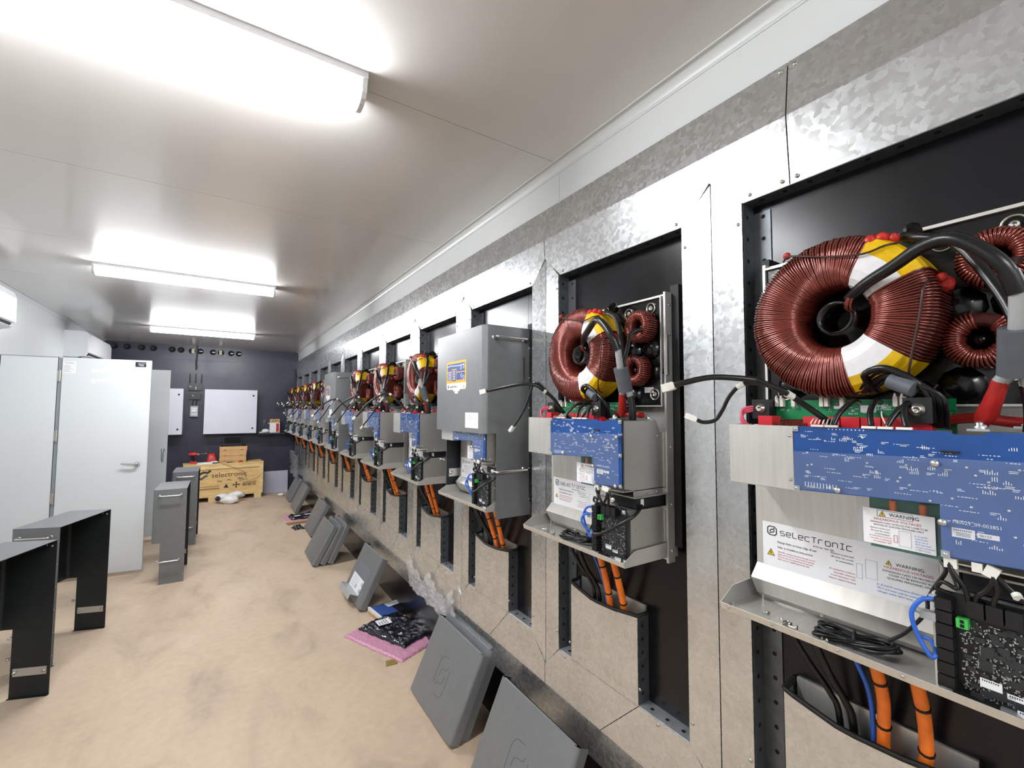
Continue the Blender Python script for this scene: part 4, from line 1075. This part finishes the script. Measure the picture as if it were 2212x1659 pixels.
def note(parent, x, y, z, w, h, rz, lines=4):
    m = MB(); R = Matrix.Rotation(rz, 3, 'Z'); m.cbox((0, 0, 0), (w, h, .0008), 0)
    for i in range(lines): m.rect((-w*.4, h*.3-i*h*.18, .0006), (1, 0, 0), (0, 1, 0), w*random.uniform(.5, .8), h*.05, 1)
    return m.build('paper_note', ['paper', 'ink'], parent, (x, y, z), (0, 0, rz))
e = tag(empty('wrapped_board', (.935, 2.755, 0), (0, 0, math.radians(24))), 'black antistatic bag of a circuit board on pink bubble wrap on the floor', 'circuit board')
sheet('pink_wrap', .32, .50, .010, 30, 44, .005, 'pink_wrap', 2, e, (-.055, -.03, 0))
sheet('antistatic_bag', .27, .40, .014, 18, 24, .009, 'antistatic', 5, e, (.012, .0, .015))
note(e, -.01, .10, .0405, .075, .085, 1.2)
e = tag(empty('wrapped_board', (.985, 3.035, 0), (0, 0, math.radians(8))), 'blue and white boxed board with a label, just behind the pink bubble wrap', 'circuit board')
m = MB(); m.box(-.10, .13, -.09, .09, 0, .032, 0); m.build('antistatic_bag', 'antistatic', e)
m = MB(); m.box(-.112, -.098, -.095, .095, 0, .036, 0)
for i in range(7): m.box(-.117, -.112, -.085+.025*i, -.07+.025*i, .004, .02, 1)
m.build('white_tray', ['paper', 'card'], e)
MB().box(-.098, .02, -.085, .085, .032, .0335).build('blue_cover', 'panel_lilac', e).data.materials[0] = MATS['sticker_blue']
note(e, .045, .05, .0345, .10, .06, .1)
e = tag(empty('wrapped_board', (.855, 6.22, 0), (0, 0, math.radians(6))), 'dark bagged circuit board on pink wrap between the far leaning covers', 'circuit board')
sheet('pink_wrap', .36, .34, .012, 8, 8, .008, 'pink_wrap', 12, e)
sheet('antistatic_bag', .30, .25, .02, 8, 8, .014, 'antistatic', 15, e, (.02, -.03, .013))
note(e, -.06, -.1, .045, .07, .05, .2, 2); note(e, .07, -.08, .045, .08, .05, .1, 2)
o = tag(MB().box(-.13, .13, -.06, .06, 0, .003).build('cardboard_scrap', 'card_edge', None, (.80, 5.93, 0), (0, 0, .12)), 'flat brown cardboard scrap on the floor before the dark bagged board', 'scrap')
e = tag(empty('wrapped_board', (.76, 5.66, 0), (0, 0, .2)), 'small dark packet on the floor at the corner of a leaning cover', 'packet')
sheet('antistatic_bag', .10, .13, .03, 5, 5, .012, 'antistatic', 31, e)
m = MB(); m.prism([(-.035, -.02, 0), (.025, -.028, 0), (.04, .022, 0), (-.02, .03, 0)], (0, 0, .003)); m.lathe((.015, .0, .003), (0, 0, 1), [(.005, 0), (.004, .003), (0, .004)], 8)
tag(m.build('metal_tag', 'brass', None, (.807, 2.444, 0)), 'small brassy metal tag lying alone on the floor', 'tag')
# bubble wrap draped on the wall base
m = MB(); r_ = random.Random(8); nx, ny = 34, 12; vs = []
for i in range(nx+1):
    for j in range(ny+1):
        t = j/ny; y = 2.72-.66*i/nx; z = Z(-1.105)+t*(.155+.03*math.sin(i*.42))+.012*math.sin(i*.8)
        xb = 1.0+(0 if z > Z(-.98) else (Z(-.98)-z)*.2)
        vs.append((xb-.006-.014*r_.random(), y+r_.uniform(-.007, .007), z+r_.uniform(-.005, .005)))
m.add(vs, [(i*(ny+1)+j, (i+1)*(ny+1)+j, (i+1)*(ny+1)+j+1, i*(ny+1)+j+1) for i in range(nx) for j in range(ny)], 0, False)
o = m.build('bubble_wrap', 'bubble'); mo = o.modifiers.new('s', 'SOLIDIFY'); mo.thickness = .003
tag(o, 'crumpled clear bubble wrap hanging over the galvanised wall base', 'bubble wrap')
m = MB(); vs = []; nx, ny = 10, 14
for i in range(nx+1):
    for j in range(ny+1):
        y = 8.23-1.0*i/nx; z = Z(-1.06)+.40*j/ny*(1-.25*i/nx)
        vs.append((.985-.03*r_.random()-.04*math.sin(i*.8)**2, y, z))
m.add(vs, [(i*(ny+1)+j, (i+1)*(ny+1)+j, (i+1)*(ny+1)+j+1, i*(ny+1)+j+1) for i in range(nx) for j in range(ny)], 0, True)
o = m.build('plastic_sheet', 'bag_clear'); mo = o.modifiers.new('s', 'SOLIDIFY'); mo.thickness = .002
tag(o, 'clear plastic sheet hung against the wall in the far corner', 'plastic sheet')

# ------------------------------------------------------------------ left side: air conditioners and cabinets
def aircon(y0, y1, label):
    e = tag(empty('air_conditioner', (XL, (y0+y1)/2, Z(.526))), label, 'air conditioner', 'split air conditioners on the left wall')
    hl = (y1-y0)/2
    prof = [(0, .0), (0, .278), (.14, .278), (.172, .262), (.187, .22), (.188, .06), (.165, .012), (.10, .0)]
    m = MB(); m.prism([(x, -hl, z) for x, z in prof], (0, 2*hl, 0)); m.build('body', 'ac_white', e)
    m = MB(); fp = [(.150, .2785), (.178, .262), (.192, .22), (.193, .055), (.186, .05), (.184, .22), (.17, .258)]
    m.prism([(x, -hl+.006, z) for x, z in fp], (0, 2*hl-.012, 0)); m.build('front_panel', 'ac_white', e)
    m = MB(); m.prism([(.10, -hl+.05, -.001), (.168, -hl+.05, .012), (.186, -hl+.05, .045), (.180, -hl+.05, .048), (.16, -hl+.05, .016)], (0, 2*hl-.1, 0)); m.build('outlet', 'dark_slot', e)
    m = MB(); m.prism([(.125, -hl+.05, -.010), (.190, -hl+.05, .018), (.188, -hl+.05, .022), (.125, -hl+.05, -.006)], (0, 2*hl-.1, 0)); m.build('flap', 'ac_white', e)
    m = MB()
    for s in (-hl-.001, hl+.001): m.ribbon([(.02, .03), (.03, .05), (.05, .045), (.05, .02), (.03, .015)], .002, (0, s, 0), (1, 0, 0), (0, 0, 1), 0)
    m.build('knockout', 'cab_grey_dark', e)
aircon(3.33, 4.48, 'white wall air conditioner cut by the left edge of the picture')
aircon(6.47, 7.62, 'white wall air conditioner seen end-on above the open cabinet door')

def cabinet(yh, yfree, xfree, label, rich):
    xf = -1.112; depth = xf-XL; zt = Z(.388); wy = .60
    e = tag(empty('tall_cabinet', (XL+.002, yh, 0)), label, 'cabinet', 'tall grey cabinets on the left wall')
    m = MB()
    t = .003
    m.box(0, depth, .008, .008+t, .03, zt); m.box(0, depth, wy-t, wy, .03, zt); m.box(0, t, .008, wy, .03, zt)
    m.box(0, depth, .008, wy, zt-t, zt); m.box(0, depth, .008, wy, .03, .03+t); m.box(depth-t, depth, .008, .04, .03, zt); m.box(depth-t, depth, wy-.032, wy, .03, zt)
    m.box(0, depth, .02, wy-.02, 0, .03)
    m.build('body', 'cab_grey', e)
    MB().box(depth-.02, depth, .03, wy-.03, .06, zt-.03).build('inner_panel', 'cab_grey_dark', e)
    # door: local frame with hinge on z axis, opens to +x
    dx = xfree-xf; dy = yfree-yh; wd = math.hypot(dx, dy); ang = math.atan2(dy, dx)
    d = MB(); d.box(.026, wd, 0, .018, .032, zt); d.box(.026, wd, .018, .02, .04, zt-.01)
    door = d.build('door', 'cab_grey', e, (depth, 0, 0), (0, 0, ang))
    for z in (Z(.24), Z(-.235), Z(-.72)):
        d = MB(); d.cyl((.014, .004, z-.045), (.014, .004, z+.045), .008, 10); d.box(-.006, .032, .006, .012, z-.04, z+.04); d.build('hinge', 'steel_side', door)
    g = MB(); g.box(-.003, .031, .012, .016, .04, zt-.005); g.build('hinge_gap_shade', 'cab_gap_shade', e, (depth, 0, 0), (0, 0, ang))  # solid strip coloured as the shade in the gap by the hinges
    hz = Z(-.475)
    d = MB(); x0 = wd-.062
    if rich:
        d.lathe((x0, 0, hz), (0, -1, 0), [(.018, 0), (.018, .012), (.012, .02), (.010, .04), (0, .042)], 14); d.tube([(x0, -.034, hz), (x0-.04, -.038, hz), (x0-.10, -.036, hz+.008)], [.009, .008, .006], 10, sub=3)
    else:
        d.lathe((x0+.03, 0, hz+.02), (0, -1, 0), [(.016, 0), (.016, .010), (0, .014)], 12); d.tube([(x0+.03, -.014, hz+.03), (x0+.03, -.02, hz-.02), (x0+.03, -.012, hz-.10)], [.010, .010, .008], 8, sub=2)
    d.build('handle', 'chrome', door)
    if rich:
        X = lambda x: x-xf
        d = MB(); RX = (1, 0, 0)
        for (xa, xb, za, zb, mi) in ((-1.085, -1.005, .262, .358, 0), (-.905, -.741, .274, .303, 0), (-.903, -.742, .187, .219, 0), (-.628, -.556, .331, .372, 1)):
            d.box(X(xa), X(xb), -.0012, 0, Z(za), Z(zb), mi)
        lx = X(-1.08)
        d.text('SYSTEM RATINGS', .0075, (lx, -.0016, Z(.347)), RX, UP, 1); d.text('INSTALLATION', .008, (lx+.012, -.0016, Z(.337)), RX, UP, 1)
        for i in range(8): d.rect((lx, -.0016, Z(.325-.0075*i)), RX, UP, random.uniform(.025, .065), .0012, 1)
        d.text('MAIN SWITCH', .012, (X(-.87), -.0016, Z(.284)), RX, UP, 2); d.text('SUPPLY ISOLATOR', .010, (X(-.885), -.0016, Z(.205)), RX, UP, 2); d.rect((X(-.88), -.0016, Z(.194)), RX, UP, .10, .003, 2)
        d.text('selectronic', .012, (X(-.61), -.0016, Z(.357)), RX, UP, 0); d.rect((X(-.61), -.0016, Z(.348)), RX, UP, .04, .003, 0); d.rect((X(-.60), -.0016, Z(.340)), RX, UP, .03, .003, 0)
        d.build('door_labels', ['paper', 'ink', 'ink_grey'], door)
    return e
cabinet(4.905, 4.825, -.525, 'tall grey cabinet with labelled door standing open and lever handle', True)
cabinet(6.05, 5.97, -.49, 'second tall grey cabinet, its open door half hidden behind the first door', False)

# ------------------------------------------------------------------ back wall fittings
YBW = YB
for i, (x, z) in enumerate(((-1.317, .85), (-1.178, .851), (-1.017, .85), (-.886, .849), (-.667, .847), (-.561, .848), (-.426, .842), (-.324, .844), (-.163, .84), (-.06, .84), (.074, .839), (.177, .839))):
    m = MB(); m.lathe((x, YBW, Z(z)), (0, -1, 0), [(.043, 0), (.043, .003), (.038, .003), (.038, .001), (0, .001)], 24, 0)
    o = m.build('vent_hole', 'dark_slot', wb)
    if i in (6, 9):
        s = .012 if i == 6 else -.005
        m = MB(); m.box(x+s-.018, x+s+.018, YBW-.005, YBW-.001, Z(z)-.035, Z(z)+.035); m.build('hole_packing', 'cream', o)
    elif i >= 7:
        m = MB(); m.box(x-.012, x+.030, YBW-.005, YBW-.001, Z(z)-.006, Z(z)+.006); m.build('hole_packing', 'paper', o)
m = MB(); m.box(-.86, .36, YBW-.003, YBW, Z(.699), Z(.704)); m.build('wall_joint', 'pipe_dark', wb)
def enclosure(x0, x1, label):
    e = tag(empty('wall_enclosure', ((x0+x1)/2, YBW, Z(-.402))), label, 'enclosure', 'pale enclosures on the dark wall')
    w = (x1-x0)/2; h = .664
    MB().box(-w, w, -.205, 0, 0, h).build('box', 'enclosure', e)
    d = MB().box(-w, w, -.222, -.207, 0, h).build('door', 'enclosure', e)
    for z in (.075, .578):
        m = MB(); m.lathe((w-.052, -.222, z), (0, -1, 0), [(.0135, 0), (.0135, .004), (.010, .005), (.010, .003), (.004, .003), (.004, .006), (0, .006)], 14); m.build('lock', 'pipe_dark', d)
enclosure(-.239, .44, 'large pale square enclosure right of the router on the dark wall')
enclosure(-1.09, -.496, 'pale enclosure left of the router, mostly hidden by cabinet doors')
e = tag(empty('router', (-.365, YBW, Z(.245))), 'black router with three upright antennas on the dark wall', 'router')
m = MB(); m.box(-.088, .088, -.04, 0, 0, .108); m.box(-.080, .080, -.044, -.04, .006, .102); m.build('body', 'plastic_black', e)
for x in (-.072, 0, .072): m = MB(); m.cyl((x, -.03, .100), (x, -.022, .255), .007, 8, r1=.005); m.build('antenna', 'plastic_black', e)
m = MB(); m.text('1', .07, (-.012, -.0445, .012), (1, 0, 0), UP, 0); m.rect((-.075, -.0445, .055), (1, 0, 0), UP, .03, .006, 0); m.build('marking', 'paper', e)
e = tag(empty('network_switch', (-.37, YBW, Z(.111))), 'small black network box with a green light under the router', 'network box')
m = MB(); m.box(-.075, .075, -.05, 0, 0, .092); m.box(-.09, .09, -.004, 0, .02, .07); m.build('body', 'plastic_black', e)
m = MB(); m.lathe((-.02, -.05, .055), (0, -1, 0), [(.008, 0), (.006, .004), (0, .005)], 10); m.build('status_light', 'led_green', e)
m = MB()
for x in (-.012, .03): m.tube([(x, -.03, 0), (x-.004, -.028, -.04), (x-.008, -.02, -.09)], .005, 6, sub=3)
m.build('leads', 'cable_black', e)
e = tag(empty('meter_box', (-.368, YBW, Z(-.155))), 'small clear-fronted meter box below the network box', 'meter box')
MB().box(-.052, .052, -.05, 0, 0, .175).build('housing', 'ferrite', e)
m = MB(); m.box(-.046, .046, -.066, -.05, .012, .165); m.build('clear_lid', 'clip_clear', e)
m = MB(); m.box(-.035, .035, -.0675, -.066, .125, .14); m.box(-.03, .03, -.0675, -.066, .085, .115); m.box(-.03, .035, -.0675, -.066, .04, .05); m.build('face_marks', 'paper', e)
o = tag(MB().tube([(-.365, YBW-.012, ZC), (-.363, YBW-.014, Z(.75)), (-.368, YBW-.012, Z(.66)), (-.362, YBW-.02, Z(.60)), (-.37, YBW-.02, Z(.56))], .011, 8, sub=4).build('antenna_lead', 'pipe_dark'), 'dark cable running from the ceiling down to the router', 'cable')
# shelf in the corner with bits on it
o = tag(MB().box(.46, .98, YBW-.26, YBW, Z(-.425), Z(-.405)).build('corner_shelf', 'pipe_dark'), 'dark shelf fixed in the far corner of the back wall', 'shelf')
e = tag(empty('carton', (.70, YBW-.13, Z(-.4048))), 'small carton with a red stripe standing on the corner shelf', 'carton')
m = MB(); m.box(-.07, .07, -.05, .05, 0, .155, 0); m.box(-.068, .068, -.048, .048, .155, .215, 1); m.build('box', ['paper', 'card'], e)
m = MB(); m.box(.02, .06, -.0515, -.05, .01, .145); m.build('red_stripe', 'tool_red', e)
m = MB(); m.ribbon([(0, 0), (.03, .04), (.02, .0), (.06, .045), (.05, .005), (.09, .03), (.1, .01)], .006, (-.05, -.0495, .165), (1, 0, 0), UP, 0); m.build('scrawl', 'ink', e)
m = MB(); m.lathe((0, 0, 0), (0, 0, 1), [(.0, 0), (.05, 0), (.055, .03), (.035, .055), (.0, .06)], 12); m.box(-.09, .02, -.03, .03, 0, .012)
tag(m.build('tape_roll', 'bag_white', None, (.575, YBW-.12, Z(-.4048))), 'white crumpled roll lying on the corner shelf left of the carton', 'roll')
m = MB(); m.tube([(0, -.004, .0), (-.012, -.006, .02), (0, -.006, .04), (.014, -.006, .028), (.004, -.006, .0), (-.008, -.006, -.045)], .004, 6, sub=4)
tag(m.build('hook_wire', 'screw', None, (.56, YBW-.006, Z(-.245))), 'bent wire hook on the dark wall above the shelf', 'hook')
for (x, z, w) in ((.625, -.262, 'left'), (.655, -.258, 'right')):
    m = MB(); m.lathe((0, 0, 0), (0, -1, 0), [(.010, 0), (.012, .008), (.007, .018), (0, .02)], 10)
    tag(m.build('wall_plug', 'nylon', None, (x, YBW, Z(z))), 'white plug in the dark wall beside the hook, %s of two' % w, 'plug', 'white wall plugs')

# ------------------------------------------------------------------ crate and what stands on it
e = tag(empty('wooden_crate', (.05, 7.88, 0), (0, 0, math.radians(4.5))), 'plywood shipping crate printed selectronic, standing by the dark wall', 'crate')
cx0, cx1, cd, cz0, cz1 = -.50, .50, .35, .078, .545
MB().box(cx0+.004, cx1-.004, .014, cd-.01, cz0, cz1-.02).build('body', 'plywood', e)
for (a, b, c, d_) in ((cx0, cx1, cz0, cz0+.055), (cx0, cx1, cz1-.075, cz1-.02), (cx0, cx0+.055, cz0+.055, cz1-.075), (cx1-.055, cx1, cz0+.055, cz1-.075)):
    MB().box(a, b, 0, .014, c, d_).build('frame_board', 'ply_edge', e)
MB().box(cx0, cx1, -.004, cd, cz1-.02, cz1).build('lid', 'plywood', e)
for i in range(4):
    a = cx0+.02+i*(cx1-cx0-.13)/3
    for y in (.0, cd-.10): MB().box(a, a+.09, y, y+.09, 0, cz0).build('foot', 'ply_edge', e)
for y in (.005, cd-.095): MB().box(cx0, cx1, y, y+.08, cz0-.014, cz0).build('runner', 'ply_edge', e)
m = MB(); yy = .0125; RX = (1, 0, 0)
m.text('selectronic', .102, (-.165, yy, .345), RX, UP, 0)
sw = lambda pts, wd: m.ribbon(pts, wd, (-.335, yy, .33), RX, UP, 0)
m.ribbon([(0, .055), (.05, .085), (.10, .075), (.135, .105)], .030, (-.31, yy, .345), RX, UP, 0); m.ribbon([(-.02, .0), (.03, -.008), (.075, .03), (.10, .035)], .028, (-.31, yy, .345), RX, UP, 1)
m.text('www.selectronic.com.au', .028, (-.34, yy, .213), RX, UP, 0); m.rect((-.34, yy, .187), RX, UP, .28, .006, 0); m.rect((-.34, yy, .172), RX, UP, .28, .005, 0)
for (pts, ox, oz) in (([(0, 0), (.01, .04), (.02, 0), (.03, .03), (.035, 0), (.05, .02), (.06, 0)], -.09, .27), ([(0, 0), (.02, .01), (.01, .02), (.03, .02), (.045, .0), (.06, .012)], .03, .287), ([(0, 0), (.01, .02), (.025, .012), (.02, -.006), (.035, .02), (.05, 0)], .16, .30), ([(0, 0), (.008, .035), (.02, .0), (.03, .045), (.045, .012), (.055, .035), (.07, .01)], .19, .262)):
    m.ribbon(pts, .005, (ox, yy, oz), RX, UP, 0)
m.text('120', .035, (.185, yy, .295), RX, UP, 0)
m.add([(-.01, yy, .185), (.055, yy, .185), (.0225, yy, .245)], [(0, 1, 2)], 0)
for a in range(4):
    t = a*math.pi/2; c, s_ = math.cos(t), math.sin(t); q = [(0, .006), (.03, .006), (.03, .016), (.05, 0), (.03, -.016), (.03, -.006), (0, -.006)]
    m.add([(.15+c*p[0]-s_*p[1], yy, .218+s_*p[0]+c*p[1]) for p in q], [tuple(range(7))], 0)
for i in range(3):
    m.ribbon([(0, 0), (.048, 0), (.048, .05), (0, .05)], .005, (.235+.062*i, yy, .195), RX, UP, 0, closed=True); m.ribbon([(.01, .01), (.024, .035), (.038, .01)], .007, (.235+.062*i, yy, .198), RX, UP, 0, closed=(i != 2)); m.rect((.245+.062*i, yy, .203), RX, UP, .028, .006, 0)
m.build('printing', ['crate_print', 'panel_lilac'], e).data.materials[1] = MATS['ferrite']
m = MB(); m.tube([(-.05, -.006, .548), (.15, -.007, .46), (.25, -.005, .39), (.27, -.004, .32), (.30, -.004, .265), (.42, -.004, .30), (.48, -.004, .36), (.503, .0, .365)], .0025, 5, sub=4); m.build('loose_string', 'card_edge', e)
def stacked_box(z, h, w, dpt, label, rz=0, dx=0):
    e = tag(empty('cardboard_box', (.145+dx, 8.04, z), (0, 0, rz)), label, 'box', 'flat cardboard boxes stacked on the crate')
    m = MB(); m.box(-w/2, w/2, -dpt/2, dpt/2, 0, h); m.build('box', 'card', e)
    m = MB(); m.box(-w/2-.004, w/2+.004, -dpt/2-.004, dpt/2+.004, h*.35, h); m.build('lid', 'card', e)
    m = MB(); m.box(-w/2+.05, -w/2+.08, -dpt/2-.0045, -dpt/2, h*.30, h*.42); m.box(w/2-.08, w/2-.05, -dpt/2-.0045, -dpt/2, h*.30, h*.42); m.build('tab_slots', 'card_edge', e)
stacked_box(.5455, .077, .335, .20, 'flat cardboard box at the bottom of the stack on the crate')
stacked_box(.6230, .077, .335, .20, 'flat cardboard box in the middle of the stack on the crate')
stacked_box(.7005, .085, .345, .20, 'flat cardboard box at the top of the stack, under the laptop', 0, .004)
e = tag(empty('laptop', (.135, 8.02, .7860)), 'open black laptop on top of the stacked cardboard boxes', 'laptop')
MB().box(-.12, .12, -.085, .075, 0, .014).build('keyboard_base', 'plastic_black', e)
m = MB(); m.prism([(-.12, .072, .014), (.12, .072, .014), (.12, .092, .135), (-.12, .092, .135)], (0, .007, 0)); s_ = m.build('screen', 'rubber', e)
m = MB(); m.add([(-.11, .0735, .03), (.11, .0735, .03), (.11, .0895, .128), (-.11, .0895, .128)], [(0, 1, 2, 3)]); m.build('display', 'hole', s_)
e = tag(empty('cordless_drill', (-.345, 8.04, .5458)), 'red cordless drill standing on the crate', 'drill')
m = MB(); m.tube([(-.055, 0, .135), (-.03, 0, .14), (.02, 0, .138), (.045, 0, .137)], [.018, .026, .026, .018], 12, sub=2); m.build('motor_housing', 'tool_red', e)
m = MB(); m.tube([(-.015, 0, .12), (-.004, 0, .07), (.006, 0, .03)], [.018, .016, .018], 10, sub=2); m.build('grip', 'plastic_black', e)
m = MB(); m.box(-.035, .045, -.022, .022, 0, .034); m.build('battery', 'tool_red', e)
m = MB(); m.tube([(.045, 0, .137), (.075, 0, .138), (.08, 0, .138), (.16, 0, .145)], [.016, .013, .004, .003], 10); m.build('chuck', 'chrome', e)
o = tag(sheet('red_bag', .11, .08, .13, 5, 5, .02, 'tool_red', 41, None, (-.125, 8.10, .546)), 'dark red cloth bag slumped behind the cardboard boxes', 'bag')
o = tag(sheet('rag', .20, .14, .016, 8, 6, .012, 'bag_white', 43, None, (-.205, 7.93, .5458), (0, 0, .1)), 'white rag spread on the crate before the drill', 'rag')
o = tag(sheet('rag', .10, .09, .024, 6, 5, .012, 'bag_white', 44, None, (-.085, 7.985, .5458)), 'small crumpled white cloth on the crate beside the boxes', 'rag')
for i, (x, y, mt, w) in enumerate(((-.16, 7.93, 'plastic_black', 'beside the rag'), (-.075, 7.93, 'plastic_black', 'at the foot of the boxes'), (.10, 7.915, 'ferrite', 'in front of the boxes'), (.25, 7.93, 'tool_red', 'at the end of the boxes'))):
    m = MB(); m.tube([(-.035, 0, .008), (.0, .004, .008), (.04, -.002, .008)], [.008, .007, .004], 8, sub=2); m.tube([(.03, 0, .008), (.075, -.006, .006)], .003, 6)
    tag(m.build('hand_tool', mt, None, (x, y, .546), (0, 0, .15*i)), '%s hand tool lying on the crate %s' % ('red' if mt == 'tool_red' else 'dark' if mt == 'plastic_black' else 'grey', w), 'tool')
# white bag lump in front of the crate
def blob(m, c, r, seed, mi=0, nu=14, nv=9):
    q = random.Random(seed); vs = []
    ph = [q.uniform(0, 6) for _ in range(6)]
    for i in range(nv+1):
        v = math.pi*i/nv
        for j in range(nu):
            u = 2*math.pi*j/nu; k = 1+.13*math.sin(3*u+ph[0]+v*2)+.10*math.sin(5*u-v*3+ph[1])+.08*math.sin(7*v+u*2+ph[2])
            vs.append((c[0]+r[0]*k*math.sin(v)*math.cos(u), c[1]+r[1]*k*math.sin(v)*math.sin(u), max(.001, c[2]+r[2]*k*math.cos(v))))
    m.add(vs, [(i*nu+j, i*nu+(j+1) % nu, (i+1)*nu+(j+1) % nu, (i+1)*nu+j) for i in range(nv) for j in range(nu)], mi, True)
e = tag(empty('plastic_bag', (.09, 7.66, 0)), 'crumpled white plastic bag on the floor in front of the crate', 'bag')
m = MB(); blob(m, (.04, -.05, .05), (.11, .07, .062), 3); blob(m, (-.06, .05, .075), (.10, .05, .05), 6); blob(m, (.12, .06, .10), (.10, .05, .045), 9); m.build('bag_body', 'bag_white', e)
m = MB(); m.lathe((-.115, -.002, .075), (-.3, -1, .2), [(.035, 0), (.03, .002), (0, .003)], 10); m.build('bag_mouth', 'dark_slot', e)
# leaning panel by the crate
m = MB(); m.box(-.19, .19, 0, .012, 0, .345)
tag(m.build('flat_panel', 'panel_lilac', None, (.735, 8.19, .002), (math.radians(-10), 0, 0)), 'flat lilac-grey panel leaning on the dark wall beside the crate', 'panel')
m = MB(); blob(m, (0, 0, .02), (.05, .04, .022), 13)
tag(m.build('paper_wad', 'bag_white', None, (.795, 7.86, 0)), 'small white wad on the floor by the corner cover', 'wad')
